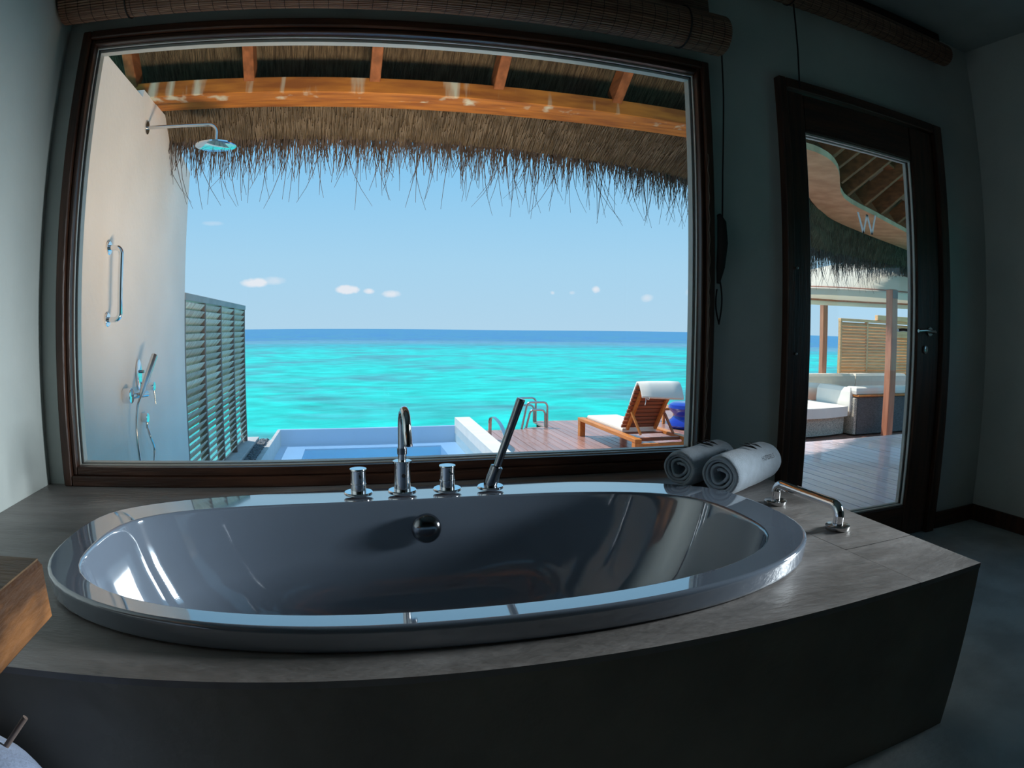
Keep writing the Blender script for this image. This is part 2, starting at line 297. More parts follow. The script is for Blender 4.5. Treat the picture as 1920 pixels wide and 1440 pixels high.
class MB:
    def __init__(s): s.v = []; s.f = []
    def add(s, vs, fs):
        b_ = len(s.v); s.v += [tuple(x) for x in vs]; s.f += [tuple(i + b_ for i in f) for f in fs]; return s
    def box(s, x0, x1, y0, y1, z0, z1, c=0.0):
        if c <= 0:
            vs = [(x0, y0, z0), (x1, y0, z0), (x1, y1, z0), (x0, y1, z0), (x0, y0, z1), (x1, y0, z1), (x1, y1, z1), (x0, y1, z1)]
            return s.add(vs, [(0, 3, 2, 1), (4, 5, 6, 7), (0, 1, 5, 4), (1, 2, 6, 5), (2, 3, 7, 6), (3, 0, 4, 7)])
        lv = []
        for z, i in ((z0, c), (z0 + c, 0), (z1 - c, 0), (z1, c)):
            lv.append([(x0 + c, y0 + i, z), (x1 - c, y0 + i, z), (x1 - i, y0 + c, z), (x1 - i, y1 - c, z), (x1 - c, y1 - i, z), (x0 + c, y1 - i, z), (x0 + i, y1 - c, z), (x0 + i, y0 + c, z)])
        vs = [p for r_ in lv for p in r_]; fs = []
        for k in range(3):
            for i in range(8): fs.append((k * 8 + i, k * 8 + (i + 1) % 8, (k + 1) * 8 + (i + 1) % 8, (k + 1) * 8 + i))
        fs.append(tuple(reversed(range(8)))); fs.append(tuple(range(24, 32)))
        return s.add(vs, fs)
    def bar(s, a, b_, w, h, up=(0, 0, 1), c=0.0):
        a = Vector(a); b_ = Vector(b_); d = (b_ - a); L = d.length; d.normalize(); up = Vector(up)
        sx = d.cross(up).normalized(); u = sx.cross(d)
        t = MB().box(-w / 2, w / 2, 0, L, -h / 2, h / 2, c)
        return s.add([a + sx * p[0] + d * p[1] + u * p[2] for p in t.v], t.f)
    def tube(s, pts, r, n=12, cap=True, rs=None):
        pts = [Vector(p) for p in pts]; rings = []
        d0 = (pts[1] - pts[0]).normalized(); ref = Vector((0, 0, 1)) if abs(d0.z) < 0.9 else Vector((1, 0, 0))
        u = d0.cross(ref).normalized()
        for i, p in enumerate(pts):
            d = (pts[min(i + 1, len(pts) - 1)] - pts[max(i - 1, 0)]).normalized()
            u = (u - d * u.dot(d)).normalized(); v = d.cross(u)
            rr_ = rs[i] if rs else r
            rings.append([p + (u * math.cos(2 * math.pi * k / n) + v * math.sin(2 * math.pi * k / n)) * rr_ for k in range(n)])
        vs = [q_ for r_ in rings for q_ in r_]; fs = []
        for i in range(len(pts) - 1):
            for k in range(n): fs.append((i * n + k, i * n + (k + 1) % n, (i + 1) * n + (k + 1) % n, (i + 1) * n + k))
        if cap: fs.append(tuple(reversed(range(n)))); fs.append(tuple(range(len(vs) - n, len(vs))))
        return s.add(vs, fs)
    def lathe(s, prof, c=(0, 0, 0), axis=(0, 0, 1), n=32):
        ax = Vector(axis).normalized(); ref = Vector((1, 0, 0)) if abs(ax.x) < 0.9 else Vector((0, 1, 0))
        u = ax.cross(ref).normalized(); v = ax.cross(u); c = Vector(c); vs = []; fs = []
        for (r_, h_) in prof:
            for k in range(n):
                t_ = 2 * math.pi * k / n; vs.append(c + ax * h_ + (u * math.cos(t_) + v * math.sin(t_)) * max(r_, 1e-5))
        for i in range(len(prof) - 1):
            for k in range(n): fs.append((i * n + k, i * n + (k + 1) % n, (i + 1) * n + (k + 1) % n, (i + 1) * n + k))
        fs.append(tuple(reversed(range(n)))); fs.append(tuple(range(len(vs) - n, len(vs))))
        return s.add(vs, fs)
    def prism(s, poly, z0, z1):
        n = len(poly); vs = [(p[0], p[1], z0) for p in poly] + [(p[0], p[1], z1) for p in poly]
        fs = [tuple(reversed(range(n))), tuple(range(n, 2 * n))] + [(i, (i + 1) % n, n + (i + 1) % n, n + i) for i in range(n)]
        return s.add(vs, fs)
    def loft(s, rings, closed=True, cap=False):
        n = len(rings[0]); vs = [p for r_ in rings for p in r_]; fs = []
        for i in range(len(rings) - 1):
            for k in range(n if closed else n - 1): fs.append((i * n + k, i * n + (k + 1) % n, (i + 1) * n + (k + 1) % n, (i + 1) * n + k))
        if cap: fs.append(tuple(reversed(range(n)))); fs.append(tuple(range(len(vs) - n, len(vs))))
        return s.add(vs, fs)
    def mesh(s, name, m, origin=(0, 0, 0), smooth=False):
        me = bpy.data.meshes.new(name); o = Vector(origin)
        me.from_pydata([(v[0] - o.x, v[1] - o.y, v[2] - o.z) for v in s.v], [], s.f)
        me.materials.append(m); me.validate()
        import bmesh
        bm = bmesh.new(); bm.from_mesh(me); bmesh.ops.recalc_face_normals(bm, faces=bm.faces); bm.to_mesh(me); bm.free()
        if smooth:
            me.polygons.foreach_set('use_smooth', [True] * len(me.polygons))
            if smooth is True:
                try: me.set_sharp_from_angle(angle=rad(40))
                except Exception: pass
        return me
    def build(s, name, m, parent=None, smooth=False, origin=None, **kw):
        if parent is not None: org = ORG[parent.name]
        elif origin is not None: org = Vector(origin)
        else:
            xs = [v[0] for v in s.v]; ys = [v[1] for v in s.v]; zs = [v[2] for v in s.v]
            org = Vector(((min(xs) + max(xs)) / 2, (min(ys) + max(ys)) / 2, min(zs)))
        me = s.mesh(name, m, org, smooth)
        o = bpy.data.objects.new(name, me); COL.objects.link(o); ORG[o.name] = org
        if parent is not None: o.parent = parent
        else: o.location = (org.x, org.y, org.z + Z0)
        return tag(o, **kw)
def piece(me, name, parent, loc, rot=(0, 0, 0), scale=(1, 1, 1)):
    o = bpy.data.objects.new(name, me); COL.objects.link(o); o.parent = parent
    o.location = Vector(loc) - ORG[parent.name]; o.rotation_euler = rot; o.scale = scale
    ORG[o.name] = Vector(loc)
    return o
def copy_tree(o, parent=None):
    c = o.copy(); COL.objects.link(c)
    if parent is not None: c.parent = parent
    ORG[c.name] = ORG[o.name].copy()
    for ch in [x for x in bpy.data.objects if x.parent == o]: copy_tree(ch, c)
    return c
def arc(c, r, a0, a1, n, u=(1, 0, 0), v=(0, 0, 1)):
    c = Vector(c); u = Vector(u); v = Vector(v)
    return [c + u * r * math.cos(rad(a0 + (a1 - a0) * i / n)) + v * r * math.sin(rad(a0 + (a1 - a0) * i / n)) for i in range(n + 1)]

FL = -0.94        # room floor
DK = -0.50        # top of the bath surround
CE = 1.615        # ceiling
XL, XR, YW, YB = -1.065, 3.09, 2.10, -2.6

# ------------------------------------------------------------------ the room shell
MB().box(XL - 0.2, XR + 0.2, YB - 0.2, YW + 0.16, FL - 0.12, FL).build('floor', M['screed'], kind='structure')
MB().box(XL - 0.2, XR + 0.2, YB - 0.2, YW + 0.16, CE, CE + 0.12).build('ceiling', M['ceiling'], kind='structure')
MB().box(XL - 0.15, XL, YB, YW, FL, CE).build('wall_left', M['plaster'], kind='structure')
SW = (0.72, 1.48, -.25, .49)  # opening for the invented side window, out of view
MB().box(XR, XR + .15, YB, SW[0], FL, CE).box(XR, XR + .15, SW[1], YW, FL, CE).box(XR, XR + .15, SW[0], SW[1], FL, SW[2]).box(XR, XR + .15, SW[0], SW[1], SW[3], CE).build('wall_right', M['plaster'], kind='structure')
sw2 = empty('added_side_window', (XR + .05, 1.12, SW[2]), kind='structure')  # unseen window, added to house the side fill light
fm = MB()
for a_, b_ in ((SW[0], SW[0] + .05), (SW[1] - .05, SW[1])): fm.box(XR + .03, XR + .10, a_, b_, SW[2], SW[3], .003)
fm.box(XR + .032, XR + .098, SW[0] + .05, SW[1] - .05, SW[2], SW[2] + .05).box(XR + .032, XR + .098, SW[0] + .05, SW[1] - .05, SW[3] - .05, SW[3])
fm.build('added_window_frame', M['dark_wood'], sw2)
MB().box(XL - 0.15, XR + 0.15, YB - 0.15, YB, FL, CE).build('wall_back', M['dark_wood_x'], kind='structure')
WX0, WX1, WZ0, WZ1 = -0.985, 1.285, DK, 1.038       # window opening
DX0, DX1, DZ1 = 1.64, 2.69, 1.06                     # door opening
w = MB(); y0, y1 = YW, YW + 0.14
w.box(XL - 0.15, WX0, y0, y1, FL, CE); w.box(WX0, WX1, y0, y1, WZ1, CE); w.box(WX0, WX1, y0, y1, FL, WZ0)
w.box(WX1, DX0, y0, y1, FL, CE); w.box(DX0, DX1, y0, y1, DZ1, CE); w.box(DX1, XR + 0.15, y0, y1, FL, CE)
w.build('wall_front', M['plaster'], kind='structure')
portal('window_portal', WX0, WX1, WZ0, WZ1, 2.24)
portal('door_portal', DX0, DX1, FL, DZ1, 2.24)
MB().box(2.735, XR, YW - 0.016, YW, FL, FL + 0.085, 0.003).build('baseboard_front', M['dark_wood_x'], kind='structure')
MB().box(XR - 0.016, XR, YB, YW - 0.016, FL, FL + 0.085, 0.003).build('baseboard_right', M['dark_wood'], kind='structure')

# ------------------------------------------------------------------ window_1
win = empty('window_1', (0.15, 2.1, DK), kind='structure')
def rect_frame(x0, x1, z0, z1, wl, wr, wt, wb, ya, yb, c=0.003):
    m_ = MB()
    m_.box(x0, x0 + wl, ya, yb, z0, z1, c); m_.box(x1 - wr, x1, ya, yb, z0, z1, c)
    m_.box(x0 + wl, x1 - wr, ya + 0.001, yb, z1 - wt, z1, c); m_.box(x0 + wl, x1 - wr, ya + 0.001, yb, z0, z0 + wb, c)
    return m_
# casing members, then the inner sash members, then beads and pane
cx0, cx1, cz0, cz1 = -0.990, 1.290, -0.499, 1.042
for nm, bx, mm in (('casing', (cx0, cx0 + 0.032, cz0, cz1), 'dark_wood'), ('casing', (cx1 - 0.032, cx1, cz0, cz1), 'dark_wood'),
                   ('casing', (cx0 + 0.032, cx1 - 0.032, cz1 - 0.03, cz1), 'dark_wood_x'), ('casing', (cx0 + 0.032, cx1 - 0.032, cz0, cz0 + 0.034), 'dark_wood_x')):
    MB().box(bx[0], bx[1], 2.060, 2.20, bx[2], bx[3], 0.004).build(nm, M[mm], win)
sx0, sx1, sz0, sz1 = cx0 + 0.032, cx1 - 0.032, cz0 + 0.034, cz1 - 0.03
for bx, mm in (((sx0, sx0 + 0.016, sz0, sz1), 'dark_wood'), ((sx1 - 0.016, sx1, sz0, sz1), 'dark_wood'),
               ((sx0 + 0.016, sx1 - 0.016, sz1 - 0.018, sz1), 'dark_wood_x'), ((sx0 + 0.016, sx1 - 0.016, sz0, sz0 + 0.028), 'dark_wood_x')):
    MB().box(bx[0], bx[1], 2.078, 2.17, bx[2], bx[3], 0.003).build('sash_member', M[mm], win)
gx0, gx1, gz0, gz1 = sx0 + 0.016, sx1 - 0.016, sz0 + 0.028, sz1 - 0.018
rect_frame(gx0, gx1, gz0, gz1, .004, .004, .006, .004, 2.108, 2.116, 0).build('glazing_bead', M['bead'], win, label='thin pale glazing bead')
rect_frame(gx0, gx1, gz0, gz1, .003, .003, .003, .003, 2.116, 2.132, 0).build('gasket', M['gasket'], win)
rect_frame(gx0, gx1, gz0, gz1, .008, .008, .012, .006, 2.132, 2.165, 0).build('glazing_bead', M['bead'], win)
MB().box(gx0 + .002, gx1 - .002, 2.118, 2.124, gz0 + .002, gz1 - .002).build('pane', M['glass'], win)

# ------------------------------------------------------------------ door_1 (glazed timber door beside the window)
door = empty('door_1', (2.165, 2.1, FL), kind='structure')
lx0, lx1 = 1.672, 2.632
MB().box(1.632, lx0 - .002, 2.062, 2.20, FL, 1.066, .004).build('jamb', M['dark_wood'], door)
MB().box(lx1 + .004, 2.70, 2.062, 2.20, FL, 1.066, .004).build('jamb', M['dark_wood'], door)
MB().box(lx0, lx1, 2.063, 2.20, 1.02, 1.066, .004).build('head', M['dark_wood_x'], door)
MB().box(lx0, 1.772, 2.085, 2.145, FL + .004, 1.016, .004).build('stile', M['dark_wood'], door)
MB().box(2.458, lx1, 2.085, 2.145, FL + .004, 1.016, .004).build('stile', M['dark_wood'], door)
MB().box(1.774, 2.456, 2.087, 2.143, 0.848, 1.014, .004).build('rail', M['dark_wood_x'], door)
MB().box(1.774, 2.456, 2.087, 2.143, FL + .006, -0.784, .004).build('rail', M['dark_wood_x'], door)
rect_frame(1.774, 2.456, -0.782, .846, .005, .007, .009, .006, 2.096, 2.108, 0).build('glazing_bead', M['bead'], door, label='thin pale glazing bead')
rect_frame(1.774, 2.456, -0.782, .846, .007, .009, .010, .006, 2.124, 2.142, 0).build('glazing_bead', M['bead'], door)
MB().box(1.776, 2.454, 2.112, 2.118, -0.780, .844).build('pane', M['glass'], door)
hd = MB().tube([(2.55, 2.085, .040), (2.55, 2.045, .040)] , .009, 12).tube([(2.553, 2.045, .038), (2.53, 2.04, .041), (2.47, 2.04, .044), (2.42, 2.045, .040)], .0075, 12)
hd.lathe([(.020, 0), (.022, .002), (.022, .008), (.019, .010)], (2.55, 2.075, .04), (0, 1, 0), 24)
hd.build('door_handle', M['steel'], door, smooth=True, label='steel lever handle')
hd = MB().tube([(2.55, 2.145, .040), (2.55, 2.19, .040)], .009, 12).tube([(2.553, 2.19, .038), (2.53, 2.192, .041), (2.47, 2.192, .044), (2.43, 2.19, .040)], .0075, 12)
hd.build('door_handle', M['steel'], door, smooth=True)
MB().lathe([(.018, 0), (.020, .002), (.020, .007), (.016, .010), (.006, .010), (.006, .014)], (2.52, 2.085, -0.045), (0, -1, 0), 24).build('lock_rose', M['steel'], door, smooth=True)
for hz in (0.262, -0.075):
    MB().lathe([(.0055, 0), (.0055, .012), (.003, .014)], (1.672, 2.064, hz), (0, -1, 0), 12).build('hinge_knob', M['steel'], door, smooth=True)
# the white letter on the glass: four straight strokes
wm = MB(); wy = 2.109
def stroke(x0, z0, x1, z1, t):
    wm.add([(x0 - t / 2, wy, z0), (x0 + t / 2, wy, z0), (x1 + t / 2, wy, z1), (x1 - t / 2, wy, z1), (x0 - t / 2, wy + .002, z0), (x0 + t / 2, wy + .002, z0), (x1 + t / 2, wy + .002, z1), (x1 - t / 2, wy + .002, z1)],
           [(0, 1, 2, 3), (7, 6, 5, 4), (0, 4, 5, 1), (1, 5, 6, 2), (2, 6, 7, 3), (3, 7, 4, 0)])
wxc = 2.135; zt, zb = .545, .455
stroke(wxc - .056, zt, wxc - .026, zb, .012); stroke(wxc - .026, zb, wxc + .002, zt - .004, .010); stroke(wxc + .002, zt - .004, wxc + .030, zb, .012); stroke(wxc + .030, zb, wxc + .058, zt, .010)
wm.build('letter_emblem', M['emblem'], door, label='white capital letter W on the glass')

# ------------------------------------------------------------------ bath surround (stone box with an oval cut-out) and bathtub
def superoval(cx, cy, al, ar, bf, bb, nf, nb, z, n=120):
    pts = []
    for k in range(n):
        t_ = 2 * math.pi * k / n; c_, s_ = math.cos(t_), math.sin(t_)
        a_ = ar if c_ > 0 else al; b_ = bb if s_ > 0 else bf; e_ = nb if s_ > 0 else nf
        r_ = (abs(c_ / a_) ** e_ + abs(s_ / b_) ** e_) ** (-1 / e_)
        pts.append(Vector((cx + r_ * c_, cy + r_ * s_, z)))
    return pts
FY = 0.852
sur = empty('bath_surround', (0.15, 1.4, FL), 'low grey stone bath surround built out under the picture window', 'bath surround')
SX1a, SX1b = 1.395, 1.335      # right edge at the wall and at the front corner
def ring_slab(name, x_lo, x_hi_f, x_hi_b, side):
    pass
hole = superoval(0.2, 1.4, .84, .82, .44, .44, 2.9, 2.5, 0, 120)
def outer_pt(p):
    d = Vector((p.x - .2, p.y - 1.4)); c = []
    if d.x < 0: c.append((XL + .001 - .2) / d.x)
    if d.x > 0: c.append((1.10 - .2) / d.x)
    if d.y < 0: c.append((FY - 1.4) / d.y)
    if d.y > 0: c.append((YW - .002 - 1.4) / d.y)
    t_ = min(c); return Vector((.2 + d.x * t_, 1.4 + d.y * t_, 0))
outer = [outer_pt(p) for p in hole]
for cxy in ((XL + .001, FY), (XL + .001, YW - .002), (1.10, FY), (1.10, YW - .002)):
    k = min(range(120), key=lambda i: (outer[i] - Vector((*cxy, 0))).length); outer[k] = Vector((*cxy, 0))
top = MB(); tk = 0.012
def lift(r, z): return [Vector((p.x, p.y, z)) for p in r]
top.loft([lift(hole, DK), lift(outer, DK), lift(outer, DK - tk), lift(hole, DK - tk), lift(hole, DK)])
top.build('top_slab', M['stone'], sur, label='grey stone top with the oval cut-out')
def side_x(y): return SX1b + (SX1a - SX1b) * (y - FY) / (YW - FY)
MB().prism([(1.102, FY), (side_x(FY), FY), (side_x(1.105), 1.105), (1.102, 1.105)], DK - tk, DK - .0004).build('top_slab', M['stone'], sur)
MB().prism([(1.102, 1.107), (side_x(1.107), 1.107), (SX1a, YW - .002), (1.102, YW - .002)], DK - tk, DK).build('top_slab', M['stone'], sur)
MB().box(XL + .001, SX1b - .001, FY + .0015, FY + .03, FL, DK - tk).build('front_panel', M['stone_side'], sur)
MB().prism([(SX1b - .03, FY + .03), (SX1b - .001, FY + .03), (SX1a - .001, YW - .002), (SX1a - .03, YW - .002)], FL, DK - tk).build('side_panel', M['stone_side'], sur)

RZ = -0.45
def O(z, d=0.0): return superoval(.2, 1.4, .87 - d, .85 - d, .475 - d, .472 - d, 2.9, 2.55, z)
def I(z, t, dx=0.0, n2=0.0):     # interior outline, shrinking with depth
    return superoval(.175 + dx, 1.32, (.757) * t, (.757) * t, .331 * (1 - (1 - t) * .55), .352 * (1 - (1 - t) * .35), 2.8, 3.3, z)
tubm = MB()
def crown(ring):      # the broad rim falls away towards the window at the back and towards the basin at the front
    out_ = []
    for p in ring:
        s_ = (p.y - 1.4) / .475
        z = p.z - (.015 * max(0.0, s_ - .42) / .58 if s_ > .42 else 0.0) 
        out_.append(Vector((p.x, p.y, z)))
    return out_
def dip(ring, k):
    out_ = []
    for p in ring:
        s_ = max(0.0, -(p.y - 1.32) / .352)
        out_.append(Vector((p.x, p.y, p.z - k * s_)))
    return out_
ro = crown(O(RZ, .006)); ri = dip(I(RZ, 1.004), .0072)
mid = [[a.lerp(b_, f) for a, b_ in zip(ro, ri)] for f in (.03, .08, .5, .92, .97)]
rings = [O(DK + .0006, .014), O(DK + .003, .006), O(DK + .008, .003), O(DK + .012, .003), crown(O(RZ - .012, .000)), crown(O(RZ - .006, .000)), crown(O(RZ - .003, .001)), crown(O(RZ - .001, .003)), ro] + mid + [ri,
         dip(I(RZ - .001, 1.001), .0072), dip(I(RZ - .003, .9985), .0072), dip(I(RZ - .007, .997), .0072), dip(I(RZ - .016, .994), .004), I(RZ - .05, .983), I(RZ - .12, .955), I(RZ - .20, .91), I(RZ - .28, .85), I(RZ - .34, .78), I(RZ - .38, .68), I(RZ - .40, .55), I(RZ - .41, .3), I(RZ - .413, .08)]
tubm.loft(rings); k = len(tubm.v); tubm.f.append(tuple(range(k - 120, k)))
# outer shell under the stone top, so that the tub is a solid body
shell = MB().loft([O(DK + .0006, .014), O(DK + .0005, .046), O(DK - .03, .06), I(RZ - .2, 1.02), I(RZ - .40, .72), I(RZ - .44, .3), I(RZ - .44, .05)]); tubm.add(shell.v, shell.f)
tub = tubm.build('bathtub', M['tub'], None, smooth='all', origin=(.2, 1.4, RZ - .44), label='oval glossy grey drop-in bathtub with a wide raised rim, below the window', cat='bathtub')
ov = MB().lathe([(.002, .020), (.018, .019), (.032, .014), (.038, .006), (.040, -.004)], (0.193, 1.655, -.527), (0, -1, .12), 40)
ov.build('overflow_cap', M['dark_chrome'], tub, smooth=True, label='round chrome overflow cap')
MB().lathe([(.002, .008), (.02, .007), (.03, .002), (.032, -.004)], (.2, 1.32, RZ - .412), (0, 0, 1), 32).build('drain', M['chrome'], tub, smooth=True)

# taps on the back rim
def valve(x, y, pin, label):
    t_ = empty('tap_valve', (x, y, RZ), label, 'tap', 'round valves on the bath rim')
    MB().lathe([(.038, 0), (.040, .002), (.040, .006), (.038, .008)], (x, y, RZ), n=40).build('base_plate', M['chrome'], t_, smooth=True)
    kn = MB().lathe([(.0215, .008), (.0215, .030), (.0205, .031), (.0205, .032), (.0215, .033), (.0215, .066), (.023, .067), (.023, .071), (.0225, .072)], (x, y, RZ), n=40).build('knob', M['chrome'], t_, smooth=True)
    MB().tube([(x + pin, y - .018, RZ + .052), (x + pin * 1.2, y - .030, RZ + .053)], .004, 10).build('pin', M['chrome'], kn, smooth=True)
    return t_
VY = 1.752
valve(0.018, VY, .004, 'round chrome tap valve on the far side of the tall spout from the hand shower')
valve(0.263, VY, .006, 'round chrome tap valve between the tall spout and the hand shower')
sx = .138
spo = empty('bath_spout', (sx, VY, RZ), 'tall curved chrome bath spout between the two round valves', 'tap')
MB().lathe([(.038, 0), (.040, .002), (.040, .007), (.038, .009)], (sx, VY, RZ), n=40).build('base_plate', M['chrome'], spo, smooth=True)
bod = MB().lathe([(.0235, .009), (.0235, .084), (.026, .085), (.026, .089), (.025, .090), (.012, .090)], (sx, VY, RZ), n=40).build('body', M['chrome'], spo, smooth=True)
MB().lathe([(.0052, 0), (.0052, .003)], (sx + .002, VY - .0225, RZ + .052), (0, -1, 0), 16).build('keyhole', M['black'], bod, smooth=True)
npts = [Vector((sx, VY, RZ + .088)), Vector((sx, VY, RZ + .13)), Vector((sx, VY, RZ + .185))]
npts += [Vector((sx + .003 * (1 - math.cos(a)), VY - .045 * (1 - math.cos(a)), RZ + .185 + .050 * math.sin(a))) for a in [math.pi * i / 12 for i in range(1, 13)]]
npts += [Vector((sx + .007, VY - .091, RZ + .175)), Vector((sx + .008, VY - .092, RZ + .150))]
nk = MB().tube(npts, .0115, 18).build('neck', M['chrome'], spo, smooth=True)
MB().tube([(sx + .008, VY - .092, RZ + .152), (sx + .008, VY - .092, RZ + .146)], .0123, 18).build('nozzle', M['dark_chrome'], nk, smooth=True)
MB().tube([(sx, VY, RZ + .108), (sx, VY, RZ + .125)], .0135, 18).build('collar', M['dark_chrome'], nk, smooth=True)
hx = .387
hs_ = empty('hand_shower', (hx, VY, RZ), 'slim dark chrome hand shower leaning in its holder on the bath rim', 'shower head')
MB().lathe([(.036, 0), (.038, .002), (.038, .006), (.036, .008)], (hx, VY, RZ), n=40).build('base_plate', M['chrome'], hs_, smooth=True)
dv = Vector((.085, -.03, .26)).normalized()
MB().tube([Vector((hx, VY, RZ + .006)), Vector((hx, VY, RZ + .014)), Vector((hx, VY, RZ + .010)) + dv * .055], .0, 20, rs=[.020, .0195, .0175]).build('holder', M['dark_chrome'], hs_, smooth=True)
a0 = Vector((hx, VY, RZ + .010)) + dv * .05
MB().tube([a0, a0 + dv * .006, a0 + dv * .007, a0 + dv * .205, a0 + dv * .207, a0 + dv * .212], .0, 20, rs=[.0165, .0165, .0105, .0125, .0128, .0118]).build('wand', M['dark_chrome'], hs_, smooth=True)

# grab bar on the surround
gb = empty('grab_bar', (1.2, 1.39, DK), 'low chrome grab bar on the stone surround in front of the glass door', 'grab bar')
gx = 1.2; za = DK + .062; R_ = .028
gp = [Vector((gx, 1.532, DK + .002)), Vector((gx, 1.532, za - R_))] + arc((gx, 1.532 - R_, za - R_), R_, 0, 90, 7, (0, 1, 0), (0, 0, 1))[1:] + arc((gx, 1.248 + R_, za - R_), R_, 90, 180, 7, (0, 1, 0), (0, 0, 1)) + [Vector((gx, 1.248, DK + .002))]
MB().tube(gp, .0145, 20).build('rail', M['chrome'], gb, smooth=True)
for yy in (1.532, 1.248):
    MB().lathe([(.033, 0), (.0345, .002), (.0345, .011), (.032, .013), (.012, .013)], (gx, yy, DK), n=32).build('flange', M['steel'], gb, smooth=True)

# rolled towels
def towel(a, b_, R0, label, words):
    a = Vector(a); b_ = Vector(b_); ax = (b_ - a); L = ax.length; ax.normalize()
    side = ax.cross(Vector((0, 0, 1))).normalized(); up = side.cross(ax)
    root = empty('rolled_towel', (a + b_) / 2 - Vector((0, 0, R0)), label, 'towel', 'rolled towels by the tub')
    turns = 3.6; n = 150; prof = []
    for i in range(n + 1):
        t_ = i / n; th = -math.pi * .5 + (1 - t_) * turns * 2 * math.pi; r_ = .010 + (R0 - .0095 - .010) * t_ ** .85
        r_ += .0022 * math.sin(3 * th + 1.1) * (1 - t_) + .0012 * noise.noise(Vector((math.cos(th) * 2, math.sin(th) * 2, t_ * 9)))
        prof.append((r_, th))
    mrow = 26; m_ = MB(); tk_ = .0085
    rows = []
    for j in range(mrow + 1):
        s_ = j / mrow; row = []
        for side_ in (0, 1):
            idx = range(n + 1) if side_ == 0 else range(n, -1, -1)
            for i in idx:
                r_, th = prof[i]; t_ = i / n
                rr_ = r_ + (tk_ if side_ else 0)
                lump = 1 + .035 * noise.noise(Vector((s_ * 5 + 3, math.cos(th), math.sin(th) + R0 * 40)))
                rr_ *= lump
                end = (.010 * (1 - t_) * (1 if s_ < .5 else -1) * abs(2 * s_ - 1) ** 6 + .006 * noise.noise(Vector((th, t_ * 3, 1))) * abs(2 * s_ - 1) ** 6)
                edge = 1 - .10 * max(0, abs(2 * s_ - 1) - .86) / .14 * (1 if t_ > .7 else 0)
                z_ = rr_ * math.sin(th) * edge; x_ = rr_ * math.cos(th) * edge * 1.04
                z_ = max(z_, -R0 + .0015)
                row.append(a + ax * (s_ * L + end) + side * x_ + up * z_)
        rows.append(row)
    m_.loft(rows, closed=True, cap=False)
    nn_ = len(rows[0]); half = nn_ // 2
    for base in (0, mrow * nn_):
        for i in range(half - 1):
            m_.f.append((base + i, base + i + 1, base + nn_ - 2 - i, base + nn_ - 1 - i))
    roll = m_.build('roll', M['towel'], root, smooth='all')
    def printed(text, size, s0, th0, name, rot=0):
        fc = bpy.data.curves.new('txt', 'FONT'); fc.body = text; fc.size = size; fc.align_x = 'CENTER'; fc.align_y = 'CENTER'; fc.fill_mode = 'FRONT'
        to = bpy.data.objects.new('txt', fc); COL.objects.link(to)
        dg = bpy.context.evaluated_depsgraph_get(); me = bpy.data.meshes.new_from_object(to.evaluated_get(dg)); bpy.data.objects.remove(to)
        vs = [v.co.copy() for v in me.vertices]; fs = [tuple(p.vertices) for p in me.polygons]; bpy.data.meshes.remove(me)
        pm = MB(); out_ = []
        for v in vs:
            u_, w_ = (v.x, v.y)
            th = th0 + w_ / R0; rr_ = R0 * 1.0 + .0032
            out_.append(a + ax * (s0 * L + u_) + side * (rr_ * math.cos(th) * 1.04) + up * (rr_ * math.sin(th)))
        pm.add(out_, fs); me2 = pm.build(name, M['print'], roll)
    printed('W', .080, .58, rad(76), 'monogram')
    printed(words, .020, .66, rad(26), 'lettering')
    return root
towel((1.010, 1.800, DK + .065), (1.275, 1.965, DK + .065), .065, 'rolled white towel nearer the picture window, partly hidden behind the other roll', 'HOTELS')
towel((1.070, 1.655, DK + .070), (1.375, 1.835, DK + .070), .070, 'rolled white towel in front, nearer the grab bar, with a large dark W', 'HOTELS')

# ------------------------------------------------------------------ bamboo roller blinds
def blind(x0, x1, yc, zc, r_, label, loops, name='bamboo_blind', drop_y=None):
    root = empty(name, ((x0 + x1) / 2, yc, zc - r_), label, 'blind')
    hm = MB().box(x0, x1, YW - .05, YW - .004, CE - .045, CE - .002, .003); hm.build('headrail', M['dark_wood_x'], root)
    sheet_y = YW - .03
    # one long slat mesh shared by all the bamboo strips round the roll and up the sheet
    L = x1 - x0
    sm = MB().tube([(-L / 2, 0, 0), (0, 0, 0), (L / 2, 0, 0)], .0046, 6).mesh('bamboo_slat', M['bamboo'])
    n = int(2 * math.pi * r_ / .0095)
    for k in range(n):
        t_ = 2 * math.pi * k / n
        piece(sm, 'bamboo_slat', root, ((x0 + x1) / 2, yc + r_ * math.cos(t_), zc + r_ * math.sin(t_)))
    z_ = zc + .02
    while z_ < CE - .05:
        piece(sm, 'bamboo_slat', root, ((x0 + x1) / 2, sheet_y, z_)); z_ += .0098
    MB().tube([(x0 + .004, yc, zc), (x1 - .004, yc, zc)], r_ - .003, 32).build('roll_core', M['bamboo'], root)
    st = MB(); x = x0 + .03
    while x < x1 - .02:
        st.tube([(x, yc + (r_ + .0048) * math.cos(rad(a)), zc + (r_ + .0048) * math.sin(rad(a))) for a in range(-200, 31, 10)], .0009, 4); x += .048
    st.build('stitching', M['cord'], root)
    for lx in loops:
        MB().tube([(lx, yc + (r_ + .007) * math.cos(rad(a)), zc + (r_ + .007) * math.sin(rad(a))) for a in range(60, 421, 12)], .003, 6).build('lift_cord', M['cord'], root)
    return root
blind(XL + .012, 1.315, 1.995, 1.137, .078, 'wide rolled-up brown bamboo blind above the picture window', (-.80, 1.14))
blind(1.50, 2.79, 2.035, 1.482, .055, 'dark rolled bamboo blind high above the glass door', (1.72,))
